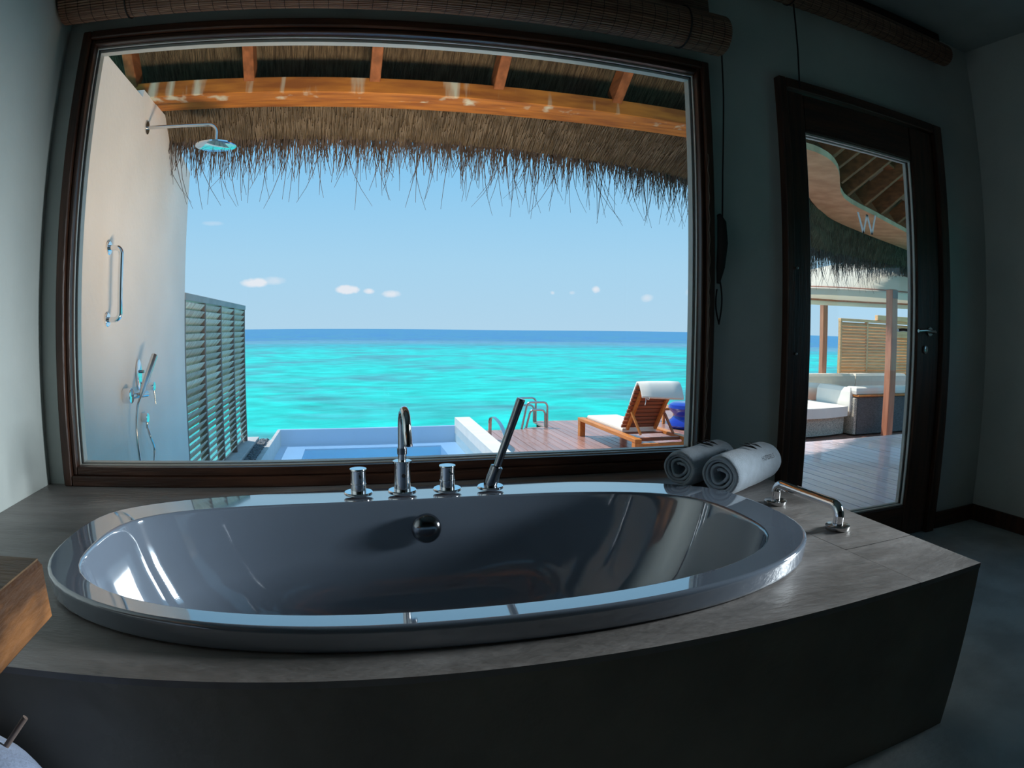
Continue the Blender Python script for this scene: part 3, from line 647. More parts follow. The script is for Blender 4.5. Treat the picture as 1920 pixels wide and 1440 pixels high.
# cords
cc = empty('blind_cord', (1.335, 2.05, .2), 'dark blind cord hanging down the wall right of the picture window, gathered on a hook', 'cord')
MB().tube([(1.338, 2.035, 1.14), (1.337, 2.045, .9), (1.333, 2.07, .6), (1.330, 2.075, .43)], .0032, 8).build('cord_line', M['cord'], cc, smooth=True)
MB().tube([(1.317, 2.078, .44), (1.323, 2.068, .41), (1.321, 2.06, .33), (1.315, 2.065, .24), (1.308, 2.07, .18)], .0, 12, rs=[.008, .017, .02, .016, .006]).build('cord_bundle', M['cord'], cc, smooth=True)
lp = [Vector((1.312 + .014 * math.sin(math.pi * i / 10) + .004 * i / 10, 2.075, .22 - .19 * i / 10)) for i in range(11)] + [Vector((1.318 - .010 * math.sin(math.pi * i / 8) - .012 * i / 8, 2.075, .03 + .13 * i / 8)) for i in range(9)]
MB().tube(lp, .003, 8).build('cord_loop', M['cord'], cc, smooth=True)
c2 = empty('blind_cord', (1.74, 2.03, 1.08), 'dark cord hanging from the high blind to the top of the glass door', 'cord')
MB().tube([(1.735, 2.03, 1.45), (1.737, 2.045, 1.2), (1.735, 2.058, 1.03)], .0035, 8).build('cord_line', M['cord'], c2, smooth=True)
ps = MB(); pts = [Vector((1.262 + .0025 * math.sin(i * 1.7) + .002 * noise.noise(Vector((i * .5, 0, 0))), 2.056, .66 - i * .0205)) for i in range(52)]
ps.tube(pts, .0017, 6).build('pull_string', M['pale_cord'], None, smooth=True, label='thin pale wavy string hanging over the dark window frame beside the door', cat='string')

# ------------------------------------------------------------------ timber counter end and pouf at the lower corner
ct = empty('timber_counter', (-.76, .3, -.39), 'thick rustic timber counter slab fixed to the wall, its corner beside the tub', 'counter')
MB().box(XL + .001, -.443, -.5, .814, -.388, -.3, .006).build('slab', M['slab_wood'], ct)
MB().box(XL + .002, -.449, -.49, .808, -.3, -.2975).build('top_face', M['slab_top'], ct, label='darker top face')  # thin sheet, darker than the slab below
po = empty('pouf', (-.655, .635, FL), 'blue-grey fabric pouf on the floor under the timber counter', 'pouf')
pr = [(.15, 0), (.19, .02), (.20, .06), (.20, .22), (.198, .28)] + [(.198 * math.cos(math.pi / 2 * i / 8) + .0001, .28 + .125 * math.sin(math.pi / 2 * i / 8)) for i in range(1, 9)]
MB().lathe(pr, (-.655, .635, FL), n=40).build('cushion_body', M['pouf'], po, smooth='all')
MB().tube([(-.575, .735, -.60), (-.510, .760, -.530)], .0045, 10).build('handle_tab', M['louvre_frame'], po, smooth=True)

# ================================================================== OUTSIDE
LD = -1.50        # lower deck
UD = -1.00        # upper deck
# shower wall, running out from the house
sw = MB(); xw = -1.40
prof = [(2.24, FL - .6), (2.24, 1.50), (4.02, 1.50), (4.03, 1.555), (4.62, 1.555), (4.95, 1.46), (5.2, 1.40), (5.51, 1.33), (5.51, FL - .6)]
sw.add([(xw, p[0], p[1]) for p in prof] + [(xw - .16, p[0], p[1]) for p in prof], [tuple(range(9)), tuple(reversed(range(9, 18)))] + [(i, i + 9, (i + 1) % 9 + 9, (i + 1) % 9) for i in range(9)])
sw.build('wall_shower', M['outer_plaster'], kind='structure')
def onw(ry, rz):     # point on the shower wall, from its bearing
    y = xw / ry; return y, rz * y
# rain shower
ay, az = onw(-.335, .320)
ra = empty('rain_shower', (xw, ay, az), 'round overhead rain shower on a long bent arm from the outdoor shower wall', 'shower head')
MB().lathe([(.042, 0), (.045, .003), (.045, .008), (.016, .012)], (xw, ay, az), (1, 0, 0), 28).build('flange', M['steel'], ra, smooth=True)
hxp = xw + .50
MB().tube([(xw + .01, ay, az), (xw + .2, ay, az)] + [(hxp - .06 + .06 * math.sin(rad(a)), ay, az - .06 + .06 * math.cos(rad(a))) for a in range(0, 91, 15)] + [(hxp, ay, az - .12)], .0125, 14).build('arm', M['steel'], ra, smooth=True)
MB().lathe([(.015, .035), (.02, .014), (.12, .008), (.138, 0), (.138, -.008), (.13, -.011)], (hxp, ay, az - .145), n=40).build('head', M['chrome'], ra, smooth=True)
# grab bar on the wall
y1_, z1_ = onw(-.386, .130); z2_ = .019 * y1_
wg = empty('wall_grab_bar', (xw, y1_, z2_), 'vertical chrome grab bar on the outdoor shower wall', 'grab bar')
dpx = .085
MB().tube([(xw + .004, y1_, z1_), (xw + dpx - .035, y1_, z1_)] + [(xw + dpx - .035 + .035 * math.sin(rad(a)), y1_, z1_ - .035 + .035 * math.cos(rad(a))) for a in range(0, 91, 15)] +
          [(xw + dpx - .035 + .035 * math.cos(rad(a)), y1_, z2_ + .035 - .035 * math.sin(rad(a))) for a in range(0, 91, 15)] + [(xw + .004, y1_, z2_)], .0155, 16).build('rail', M['chrome'], wg, smooth=True)
for zz in (z1_, z2_):
    MB().lathe([(.038, 0), (.04, .003), (.04, .010), (.037, .013), (.017, .013)], (xw, y1_, zz), (1, 0, 0), 28).build('flange', M['chrome'], wg, smooth=True)
# thermostat with hand shower
my, mz = onw(-.359, -.098)
mix = empty('shower_mixer', (xw, my, mz), 'chrome shower mixer with slanted hand shower and hose on the outdoor wall', 'tap')
MB().lathe([(.044, 0), (.047, .004), (.047, .055), (.044, .058)], (xw, my, mz), (1, 0, 0), 28).build('wall_body', M['chrome'], mix, smooth=True)
MB().lathe([(.012, 0), (.012, .004)], (xw + .049, my + .003, mz), (1, 0, 0), 16).build('port', M['dark_chrome'], mix, smooth=True)
hy = xw / -.345 + .02
MB().tube([(xw + .03, my, mz - .004), (xw + .085, my + .22, mz - .01)], .020, 16).build('bracket_bar', M['steel'], mix, smooth=True)
py_, pz_ = onw(-.333, -.066)
MB().lathe([(.002, .012), (.045, .011), (.055, .006), (.056, 0)], (xw, py_, 0), (1, 0, 0), 32)
pl = MB().lathe([(.045, 0), (.049, .003), (.049, .012), (.045, .015)], (0, 0, 0), (1, 0, 0), 32)
MB().add([(xw + p[0], py_ + p[1], pz_ + p[2] * 2.0 + .0) for p in pl.v], pl.f).build('oval_plate', M['chrome'], mix, smooth=True)
MB().tube([(xw + .015, py_, pz_ + .02), (xw + .045, py_, pz_ + .02)], .010, 12).build('diverter', M['dark_chrome'], mix, smooth=True)
ly, lz = onw(-.319, -.084)
MB().lathe([(.028, 0), (.028, .05), (.03, .051), (.03, .058), (.028, .06)], (xw, ly, lz), (1, 0, 0), 28).build('valve', M['chrome'], mix, smooth=True)
MB().tube([(xw + .055, ly, lz - .015), (xw + .06, ly + .01, lz - .12)], .006, 10).build('lever', M['steel'], mix, smooth=True)
w0 = Vector((xw + .085, (xw + .085) / -.329, -.0985 * (xw + .085) / -.329)); w1 = Vector((-1.27, -1.27 / -.304, -.037 * -1.27 / -.304))
MB().tube([w0, w0 + (w1 - w0) * .15, w1], .0, 16, rs=[.013, .021, .022]).build('hand_wand', M['steel'], mix, smooth=True)
hb = [w0 - (w1 - w0) * .02]
for rx, rz in ((-.3353, -.113), (-.3385, -.135), (-.3395, -.158), (-.3385, -.182), (-.335, -.215), (-.327, -.232), (-.318, -.222), (-.3112, -.1825), (-.317, -.16)):
    xx = xw + .075; hb.append(Vector((xx, xx / rx, rz * xx / rx)))
oy, oz = onw(-.329, -.132)
hb.append(Vector((xw + .035, oy, oz - .045)))
# smooth the hose with subdivision of a Catmull-Rom curve
def crom(P, n=6):
    out_ = []; Q = [P[0]] + P + [P[-1]]
    for i in range(1, len(Q) - 2):
        for k_ in range(n):
            t = k_ / n; a, b_, c, d = Q[i - 1], Q[i], Q[i + 1], Q[i + 2]
            out_.append(0.5 * ((2 * b_) + (c - a) * t + (2 * a - 5 * b_ + 4 * c - d) * t * t + (3 * b_ - a - 3 * c + d) * t ** 3))
    out_.append(P[-1]); return out_
MB().tube(crom([Vector(p) for p in hb]), .008, 10).build('hose', M['steel'], mix, smooth=True)
MB().lathe([(.030, 0), (.032, .003), (.032, .042), (.029, .045)], (xw, oy, oz), (1, 0, 0), 28).build('hose_outlet', M['chrome'], mix, smooth=True)
MB().tube([(xw + .035, oy, oz - .02), (xw + .035, oy, oz - .07)], .010, 12).build('hose_nut', M['steel'], mix, smooth=True)

# louvred screens
def louvre_screen(name, p0, dirv, nrm, n_pan, pw, z_lo, z_hi, label, m_slat, m_post, m_cap, post=.05, tilt=-50):
    root = empty(name, (*p0, z_lo), label, 'screen'); d = Vector((*dirv, 0)); nv = Vector((*nrm, 0))
    P = lambda s_, o_, z: Vector((p0[0], p0[1], z)) + d * s_ + nv * o_
    pm = MB().box(-post / 2, post / 2, -.042, .042, 0, z_hi - z_lo - .06, .003).mesh('post', m_post)
    ang = math.atan2(d.y, d.x)
    for k in range(n_pan + 1): piece(pm, 'post', root, P(k * pw, 0, z_lo), (0, 0, ang))
    cap = MB(); a = P(-post / 2, 0, z_hi - .03); b_ = P(n_pan * pw + post / 2, 0, z_hi - .03); cap.bar(a, b_, .10, .06, c=.004); cap.build('top_rail', m_cap, root)
    L = pw - post
    sm = MB().box(-L / 2, L / 2, -.058, .058, -.006, .006, .002).mesh('louvre_slat', m_slat)
    pitch = .0685
    for k in range(n_pan):
        z = z_hi - .12; i = 0
        while z > z_lo + .04:
            sgn = 1 if (nv.x > 0 or nv.y < 0) else -1
            piece(sm, 'louvre_slat', root, P((k + .5) * pw, 0, z), (rad(tilt) + rad(random.uniform(-2, 2)), 0, ang))
            z -= pitch; i += 1
    return root
louvre_screen('privacy_screen', (xw - .045, 5.54), (0, 1), (1, 0), 4, .82, LD - .03, .316, 'tall weathered grey-green louvred screen beyond the shower wall, left of the pool', M['louvre'], M['louvre_frame'], M['louvre_cap'])
scr2 = louvre_screen('privacy_screen', (10.08, 10.84), (1, 0), (0, -1), 4, .84, LD, .394, 'honey-brown louvred screen behind the outdoor sofa, seen through the door', M['louvre2'], M['louvre2'], M['louvre2'], tilt=42)
MB().box(11.2, 13.44, 10.74, 10.84, .394, .51, .004).build('raised_rail', M['louvre2'], scr2)
MB().box(11.60, 12.47, 10.76, 10.79, .02, .20, .003).build('cover_board', M['louvre2'], scr2)

# kerb and pebble channel
MB().box(xw - .1, -1.285, 4.4, 9.15, LD - .3, LD + .01, .004).build('trim_1', M['kerb'], kind='structure')
MB().box(-1.285, -1.12, 4.4, 9.15, LD - .3, LD - .04).build('trim_2', M['kerb'], kind='structure')
pb = MB(); ico = [(0, 0, 1), (.89, 0, .45), (.28, .85, .45), (-.72, .53, .45), (-.72, -.53, .45), (.28, -.85, .45), (.72, .53, -.45), (-.28, .85, -.45), (-.89, 0, -.45), (-.28, -.85, -.45), (.72, -.53, -.45), (0, 0, -1)]
icf = [(0, 1, 2), (0, 2, 3), (0, 3, 4), (0, 4, 5), (0, 5, 1), (1, 6, 2), (2, 7, 3), (3, 8, 4), (4, 9, 5), (5, 10, 1), (6, 7, 2), (7, 8, 3), (8, 9, 4), (9, 10, 5), (10, 6, 1), (6, 11, 7), (7, 11, 8), (8, 11, 9), (9, 11, 10), (10, 11, 6)]
for i in range(2600):
    x = random.uniform(-1.262, -1.155); y = random.uniform(5.2, 9.13); r_ = random.uniform(.010, .02); z = LD - .03 + random.uniform(0, .014); a_ = random.uniform(0, 6.28)
    ca, sa = math.cos(a_), math.sin(a_); ex = random.uniform(.8, 1.4)
    pb.add([(x + r_ * (ca * v[0] * ex - sa * v[1]), y + r_ * (sa * v[0] * ex + ca * v[1]), z + r_ * .7 * v[2]) for v in ico], icf)
pb.build('pebbles', M['pebble'], None, smooth='all', label='dark grey pebbles filling the channel between the louvred screen and the pool', cat='pebbles', kind='stuff')

# plunge pool
PZ = -1.525
pool = empty('plunge_pool', (.25, 7.5, PZ - 1.2), 'rectangular infinity plunge pool with blue water below the window', 'pool')
px0, px1, py0, py1 = -1.12, 1.55, 3.2, 10.0
bs = MB(); LG = .25
bs.box(px0, px1, py0, py1, PZ - 1.3, PZ - 1.2)
bs.build('basin_floor', M['pool_deep'], pool)
ix0, ix1, iy1 = -.68, 1.35, 9.68
wl = MB()
for poly in ([(px0, py0), (ix0, py0), (ix0, iy1), (px0, iy1)], [(ix1, py0), (1.55, py0), (1.552, 4.9), (1.615, iy1), (ix1, iy1)], [(px0, iy1), (1.615, iy1), (1.62, py1), (px0, py1)]):
    wl.prism(poly, PZ - 1.2, PZ - LG)
wl.build('ledge', M['pool_tile'], pool, label='submerged pale blue ledge')
MB().box(ix0, ix1, iy1 - .006, iy1, PZ - 1.2, PZ - LG - .02).build('inner_wall', M['pool_deep'], pool)
MB().box(ix0, ix0 + .006, py0, iy1 - .006, PZ - 1.2, PZ - LG - .02).build('inner_wall', M['pool_deep'], pool)
MB().box(px0, 1.624, py1 - .0, py1 + .07, PZ - 1.4, PZ - .004, .002).build('infinity_edge', M['pool_tile'], pool)
MB().box(px0 - .0, px0 + .05, py0, py1 - .001, PZ - LG, PZ - .006, .002).build('side_edge', M['kerb'], pool)
MB().add([(px0 + .05, py0, PZ), (1.55, py0, PZ), (1.552, 4.9, PZ), (1.62, py1, PZ), (px0 + .05, py1, PZ)], [(0, 1, 2, 3, 4)]).build('water', M['pool_water'], pool)
cp = empty('pool_coping', (1.7, 7.5, LD), 'broad white coping wall between the pool and the sunny deck', 'coping')
MB().prism([(1.555, 4.9), (1.745, 4.9), (1.865, 10.05), (1.625, 10.05)], LD - .4, -1.40).build('coping_wall', M['coping'], cp)

# decks: planks are pieces of the setting
deck = empty('lower_deck', (5, 7, LD), kind='structure')
pwid = .112; gap = .006; x = 1.70; i = 0
pl_cache = {}
def plank_mesh(L, mt='deck'):
    k = (round(L, 2), mt)
    if k not in pl_cache: pl_cache[k] = MB().box(-(pwid - gap) / 2, (pwid - gap) / 2, 0, L, -.028, 0, .0025).mesh('plank', M[mt])
    return pl_cache[k]
while x < 13.2:
    xc = x + pwid / 2
    yend = 9.25 if xc < 2.62 else (9.40 if xc < 2.95 else 10.05) if xc < 5.2 else 11.0
    ybeg = 4.96
    xx = xc
    if xc < 1.84: ybeg, yend, xx = 4.96, 9.2, xc
    cut = ybeg + (yend - ybeg) * random.uniform(.25, .75)
    piece(plank_mesh(cut - ybeg - .004), 'plank', deck, (xx, ybeg, LD + random.uniform(-.001, .001)))
    piece(plank_mesh(yend - cut), 'plank', deck, (xx, cut, LD + random.uniform(-.001, .001)))
    x += pwid; i += 1
MB().box(1.9, 2.60, 5.0, 9.2, LD - .14, LD - .032).box(2.60, 13.1, 5.0, 9.36, LD - .14, LD - .032).box(2.98, 13.1, 9.36, 10.0, LD - .14, LD - .032).box(5.2, 13.1, 10.0, 10.95, LD - .14, LD - .032).build('joist_layer', M['deck_under'], deck)
ud = empty('upper_deck', (3, 3.5, UD), kind='structure')
x = 1.50
while x < 8.2:
    xc = x + pwid / 2; cut = 2.26 + random.uniform(.5, 2.0)
    piece(plank_mesh(round(cut - 2.26, 1) - .004, 'deck_upper'), 'plank', ud, (xc, 2.26, UD + random.uniform(-.001, .001)))
    c2_ = 2.26 + round(cut - 2.26, 1)
    piece(plank_mesh(4.70 - c2_, 'deck_upper'), 'plank', ud, (xc, c2_, UD + random.uniform(-.001, .001)))
    x += pwid
em = MB().box(0, 1.6, 0, .10, -.028, 0, .0025).mesh('edge_board', M['deck_upper'])
for k in range(4): piece(em, 'edge_board', ud, (1.5 + k * 1.605, 4.706, UD))
MB().box(1.5, 8.0, 2.26, 4.79, UD - .45, UD - .031).build('joist_layer', M['deck_under'], ud)

# ladder rails into the sea
def rail(y, label):
    t_ = empty('ladder_handrail', (2.96, y, LD), label, 'handrail', 'steel ladder handrails at the deck edge')
    def loop(xr, xl, zt, xb, name, r2=.07):
        p = [Vector((xr, y, LD)), Vector((xr, y, zt - r2))] + [Vector((xr - r2 + r2 * math.cos(rad(a)), y, zt - r2 + r2 * math.sin(rad(a)))) for a in range(15, 91, 15)]
        p += [Vector((xl + r2 - r2 * math.sin(rad(a)), y, zt - r2 + r2 * math.cos(rad(a)))) for a in range(0, 76, 15)] + [Vector((xb, y, LD - .25)), Vector((xb - .05, y, LD - .9))]
        MB().tube(p, .017, 10).build(name, M['steel'], t_, smooth=True)
    loop(2.965, 2.63, -1.106, 2.50, 'outer_loop'); loop(2.93, 2.68, -1.225, 2.56, 'inner_loop')
    return t_
rail(9.37, 'double steel tube ladder handrail, the nearer one at the deck edge beside the lounger')
rail(10.0, 'double steel tube ladder handrail, the farther one at the deck edge toward the open sea')
pr_ = empty('pool_handrail', (1.8, 8.3, LD), 'flat bright steel handrail arching over the pool coping', 'handrail')
ph = crom([Vector((1.90, 7.5, LD)), Vector((1.88, 7.62, -1.36)), Vector((1.87, 7.85, -1.22)), Vector((1.86, 8.2, -1.165)), Vector((1.85, 8.4, -1.20)), Vector((1.86, 8.48, -1.32)), Vector((1.86, 8.48, LD))], 6)
hm = MB()
for a, b_ in zip(ph[:-1], ph[1:]): hm.bar(a, b_ + (b_ - a) * .15, .045, .012, up=(0, .3, 1) if abs((b_ - a).normalized().z) < .9 else (0, 1, 0))
hm.build('flat_rail', M['steel'], pr_)
MB().lathe([(.04, 0), (.04, .008)], (1.90, 7.5, LD), n=16).build('foot', M['steel'], pr_)

# ------------------------------------------------------------------ sun lounger
lo = empty('sun_lounger', (3.5, 7.6, LD), 'orange teak sun lounger with raised slatted back and white cushion on the lower deck', 'sun lounger')
ZT = -1.237; XA, XB = 3.165, 3.90; YN, YF = 6.66, 8.56
for x_ in (XA, XB - .085):
    MB().box(x_, x_ + .085, YN, YF, ZT - .045, ZT, .004).build('side_rail', M['teak'], lo)
for x_ in (XA + .002, XB - .082):
    for y_ in (YN + .002, YF - .10):
        MB().box(x_, x_ + .078, y_, y_ + .095, LD, ZT - .045, .004).build('leg', M['teak'], lo)
MB().box(XA + .08, XB - .08, YN + .02, YN + .06, ZT - .115, ZT - .06, .003).build('end_rail', M['teak'], lo)
MB().box(XA + .085, XB - .085, YF - .06, YF - .01, ZT - .06, ZT - .005, .003).build('end_rail', M['teak'], lo)
MB().box(XA + .085, XB - .085, 6.79, 6.83, ZT - .05, ZT - .01, .003).build('cross_bar', M['teak_slat'], lo)
sm = MB().box(XA + .09 - 3.53, XB - .09 - 3.53, 0, .055, 0, .02, .003).mesh('seat_slat', M['teak_slat'])
for k in range(17): piece(sm, 'seat_slat', lo, (3.53, 7.22 + k * .074, ZT - .035))
bx0, bx1 = 3.235, 3.735
B0 = Vector((0, 7.20, -1.205)); B1 = Vector((0, 6.79, -.655)); bd = (B1 - B0).normalized()
for x_ in (bx0 + .075, bx1 - .05):
    MB().bar(Vector((x_, 0, 0)) + B0, Vector((x_, 0, 0)) + B1, .035, .04, up=(0, -1, .7), c=.003).build('back_stile', M['teak'], lo)
nb_ = Vector((0, bd.z, -bd.y)) * 1.0
nback = Vector((0, -bd.z, bd.y)) * -1  # toward the sea side
sl = MB().box(-(bx1 - bx0) / 2, (bx1 - bx0) / 2, -.024, .024, -.012, .012, .003).mesh('back_slat', M['teak_slat'])
angb = math.atan2(bd.z, bd.y)
for k in range(11):
    p = B0 + bd * (.03 + k * .0635); piece(sl, 'back_slat', lo, (3.485, p.y + .026, p.z + .020), (angb, 0, 0))
MB().bar((3.262, 6.985, -.965), (3.315, 6.83, -1.215), .03, .02, c=.002).build('prop', M['teak'], lo)
MB().bar((3.70, 6.985, -.985), (3.745, 6.83, -1.215), .03, .02, c=.002).build('prop', M['teak_slat'], lo)
def soft(x0, x1, y0, y1, z0, z1, r=.02, seg=8, puff=.01):
    m_ = MB(); lay = []
    for t_ in (0, .15, .5, .85, 1):
        ins = r * (1 - math.sin(math.pi * min(max(t_, 0.0), 1.0)) ** .35) ; z = z0 + (z1 - z0) * t_
        ring = []
        for (ax_, ay_, bx_, by_) in ((x0 + ins, y0 + ins, x1 - ins, y0 + ins), (x1 - ins, y0 + ins, x1 - ins, y1 - ins), (x1 - ins, y1 - ins, x0 + ins, y1 - ins), (x0 + ins, y1 - ins, x0 + ins, y0 + ins)):
            for k_ in range(seg):
                u_ = k_ / seg; ring.append(Vector((ax_ + (bx_ - ax_) * u_, ay_ + (by_ - ay_) * u_, z)))
        lay.append(ring)
    m_.loft(lay, cap=True); return m_
cu = soft(bx0 + .02, bx1 - .02, 7.22, 8.42, ZT - .012, ZT + .048, .015)
cu.build('seat_cushion', M['canvas'], lo)
# back cushion on the sea side and its flap folded over the top toward the house
bc = MB(); path = [B0 + Vector((0, .05, .06)), B0 + bd * .35 + Vector((0, .055, .035)), B1 + Vector((0, .05, .02)), B1 + Vector((0, .02, .055)), B1 + Vector((0, -.035, .045)), B1 + Vector((0, -.09, -.02)), B1 + Vector((0, -.13, -.10))]
path = crom(path, 5); rows = []
for i, p in enumerate(path):
    d = (path[min(i + 1, len(path) - 1)] - path[max(i - 1, 0)]).normalized(); nrm = Vector((0, -d.z, d.y)); t_ = .022
    sag = .035 * (i / len(path)) ** 3
    row = []
    for s_, off in ((-1, t_), (-.5, t_), (0, t_), (.5, t_), (1, t_), (1, -t_), (.5, -t_), (0, -t_), (-.5, -t_), (-1, -t_)):
        row.append(Vector((3.505 + s_ * (.215 + .05 * min(1.0, i / 8)), 0, 0)) + p + nrm * off * (1 if abs(s_) < 1 else .7) - Vector((0, 0, sag * (s_ + 1) * .5)))
    rows.append(row)
bcu = bc.loft(rows, cap=True).build('back_cushion', M['canvas'], lo, smooth='all', label='white cushion folded over the back')
tp = [Vector((3.285, 6.66, -.75)), Vector((3.275, 6.64, -.80)), Vector((3.262, 6.63, -.84))]
MB().tube(tp, .004, 6).build('tie_string', M['canvas'], bcu)
MB().tube(crom([Vector((3.285, 6.66, -.75)), Vector((3.305, 6.64, -.78)), Vector((3.318, 6.64, -.76)), Vector((3.305, 6.66, -.74))], 4), .004, 6).build('tie_string', M['canvas'], bcu)

# blue glazed garden stool and low side table
MB().lathe([(.20, 0), (.29, .01), (.325, .05), (.31, .10), (.25, .155), (.225, .19), (.235, .225), (.285, .27), (.315, .32), (.30, .37), (.24, .40), (.1, .405), (.01, .405)], (5.13, 8.9, LD), n=48).build('garden_stool', M['blue_glaze'], None, smooth=True, label='glossy cobalt-blue waisted ceramic stool behind the lounger', cat='stool')
stb = empty('side_table', (5.1, 9.6, LD), 'low orange teak side table standing behind the blue ceramic stool', 'table')
MB().box(4.92, 5.4, 9.35, 9.8, LD + .22, LD + .26, .004).build('table_top', M['teak'], stb)
for x_ in (4.94, 5.34):
    for y_ in (9.37, 9.74): MB().box(x_, x_ + .04, y_, y_ + .04, LD, LD + .22, .002).build('leg', M['teak'], stb)

# ------------------------------------------------------------------ outdoor lounge seen through the door
ot = empty('outdoor_ottoman', (6.4, 7.7, LD), 'low grey wicker daybed base with bright white cushion in front of the table', 'sofa')
def curved_block(x0, x1, yf, yb, z0, z1, bow, n=14):
    m_ = MB(); fr = [(x0 + (x1 - x0) * i / n, yf - bow * math.sin(math.pi * i / n)) for i in range(n + 1)]
    m_.prism(fr + [(x1, yb), (x0, yb)], z0, z1); return m_
curved_block(5.7, 7.13, 7.50, 8.35, LD + .03, LD + .30, .10).build('wicker_base', M['wicker'], ot)
curved_block(5.68, 7.15, 7.44, 8.35, LD + .30, LD + .45, .12).build('seat_cushion', M['canvas'], ot)
for x_ in (5.9, 6.9): MB().box(x_, x_ + .06, 7.6, 7.66, LD, LD + .03).build('foot', M['black'], ot)
ct2 = empty('coffee_table', (7.62, 8.86, LD), 'round white pedestal table between the sofa sections', 'table')
MB().lathe([(.22, 0), (.24, .01), (.22, .02), (.055, .03), (.05, .40), (.06, .42)], (7.62, 8.86, LD), n=32).build('pedestal', M['table_white'], ct2, smooth=True)
MB().lathe([(.05, .40), (.25, .42), (.46, .52), (.53, .60), (.535, .64), (.51, .65), (.01, .65)], (7.62, 8.86, LD), n=56).build('bowl_top', M['table_white'], ct2, smooth=True)
bs_ = empty('outdoor_sofa', (8.2, 10.0, LD), 'long beige outdoor sofa along the far side of the lounge, behind the round table', 'sofa')
MB().box(6.6, 9.4, 9.60, 10.50, LD + .03, LD + .26, .01).build('wicker_base', M['wicker'], bs_)
for x_ in (6.8, 9.0): MB().box(x_, x_ + .06, 9.65, 9.71, LD, LD + .03).build('foot', M['black'], bs_)
for a, b_ in ((6.62, 8.2), (8.21, 9.38)): soft(a, b_, 9.58, 10.3, LD + .26, LD + .44, .03).build('seat_cushion', M['cushion'], bs_)
for a, b_ in ((6.62, 10.0), (10.01, 11.7)): soft(a, b_, 10.22, 10.50, LD + .42, LD + .73, .04).build('back_cushion', M['cushion'], bs_)
cs = empty('corner_sofa', (8.2, 8.2, LD), 'charcoal wicker sofa section with its back toward the house and white cushions', 'sofa')
MB().box(7.27, 9.9, 7.34, 7.46, LD + .02, LD + .60, .01).build('wicker_back', M['wicker_dark'], cs)
MB().box(7.22, 7.34, 7.36, 8.30, LD + .02, LD + .58, .01).build('wicker_arm', M['wicker'], cs)
MB().box(7.34, 9.9, 7.46, 8.3, LD + .02, LD + .26, .01).build('wicker_seat_base', M['wicker_dark'], cs)
MB().box(7.24, 9.9, 7.30, 7.48, LD + .60, LD + .625, .004).build('top_trim', M['teak'], cs)
soft(7.22, 8.05, 7.34, 7.60, LD + .622, LD + .745, .035).build('back_cushion', M['canvas'], cs)
soft(8.14, 9.85, 7.34, 7.60, LD + .622, LD + .745, .035).build('back_cushion', M['canvas'], cs)
soft(7.18, 7.32, 7.44, 8.25, LD + .30, LD + .73, .035).build('arm_cushion', M['canvas'], cs)
soft(7.36, 9.85, 7.5, 8.3, LD + .26, LD + .44, .03).build('seat_cushion', M['canvas'], cs)

# round canvas gazebo on timber posts
gz = empty('canvas_gazebo', (8.5, 8.8, LD), 'white canvas gazebo roof on reddish timber posts over the lounge seating', 'gazebo')
gc = (8.75, 8.92); GR = 2.45
n = 48; rngs = []
def gring(r_, z, sc=0.0): return [Vector((gc[0] + r_ * math.cos(2 * math.pi * k / n), gc[1] + r_ * .63 * math.sin(2 * math.pi * k / n), z + sc * abs(math.sin(4 * math.pi * k / n * 1.0)))) for k in range(n)]
MB().loft([gring(.05, 1.36), gring(.7, 1.25), gring(1.5, 1.05), gring(GR, .74), gring(GR + .012, .73), gring(GR - .03, .72), gring(1.5, 1.025), gring(.7, 1.22), gring(.05, 1.33), gring(.05, 1.36)]).build('canvas_roof', M['awning'], gz, smooth=True)
MB().loft([gring(GR - .004, .735), gring(GR - .004, .62, .012), gring(GR - .016, .62, .012), gring(GR - .016, .735), gring(GR - .004, .735)]).build('valance', M['awning'], gz, smooth=True)
gp0 = MB().box(7.60, 7.74, 6.98, 7.12, LD, .735, .012).build('post', M['post'], gz)
MB().box(7.61, 7.73, 6.972, 6.979, .60, .725, .002).build('post_cap', M['louvre_frame'], gp0)
MB().box(9.30, 9.43, 10.53, 10.66, LD, .74, .012).build('post', M['post'], gz)
MB().box(10.3, 10.43, 7.35, 7.48, LD, .76, .012).build('post', M['post'], gz)
MB().box(6.35, 6.48, 10.3, 10.43, LD, .76, .012).build('post', M['post'], gz)
MB().tube([Vector((gc[0] + (GR - .06) * math.cos(2 * math.pi * k / 40), gc[1] + (GR - .06) * .63 * math.sin(2 * math.pi * k / 40), .74)) for k in range(41)], .03, 8).build('ring_beam', M['post'], gz, smooth=True)

# ------------------------------------------------------------------ thatched roof over the terrace
SO = 1.55       # height of the beam soffit
inner = [(-2.2, 4.17), (-1.2, 4.17), (0, 4.17), (1.2, 4.17), (2.45, 4.17), (3.3, 4.17), (3.75, 4.22), (4.25, 4.55), (5.17, 5.46), (6.3, 6.02), (7.64, 6.63), (9.3, 7.4), (11.0, 8.1)]
outer_ = [(-2.2, 4.49), (-1.2, 4.49), (0, 4.49), (1.2, 4.49), (2.45, 4.50), (3.1, 4.60), (3.6, 4.80), (4.39, 5.25), (5.0, 5.85), (6.0, 6.60), (7.4, 7.25), (9.15, 7.95), (10.9, 8.8)]
eave = [(-2.2, 4.79, 1.40), (-1.2, 4.79, 1.40), (0, 4.80, 1.405), (1.2, 4.86, 1.41), (2.45, 5.08, 1.41), (3.1, 5.25, 1.40), (3.9, 5.75, 1.34), (4.9, 6.15, 1.20), (5.5, 6.52, 1.09), (6.2, 6.86, 1.105), (7.4, 7.44, 1.175), (9.3, 8.17, 1.24), (11.3, 9.1, 1.33)]
roof = empty('thatched_roof', (2, 4.5, SO), 'deep thatched roof on orange beams shading the terrace outside the window', 'roof')
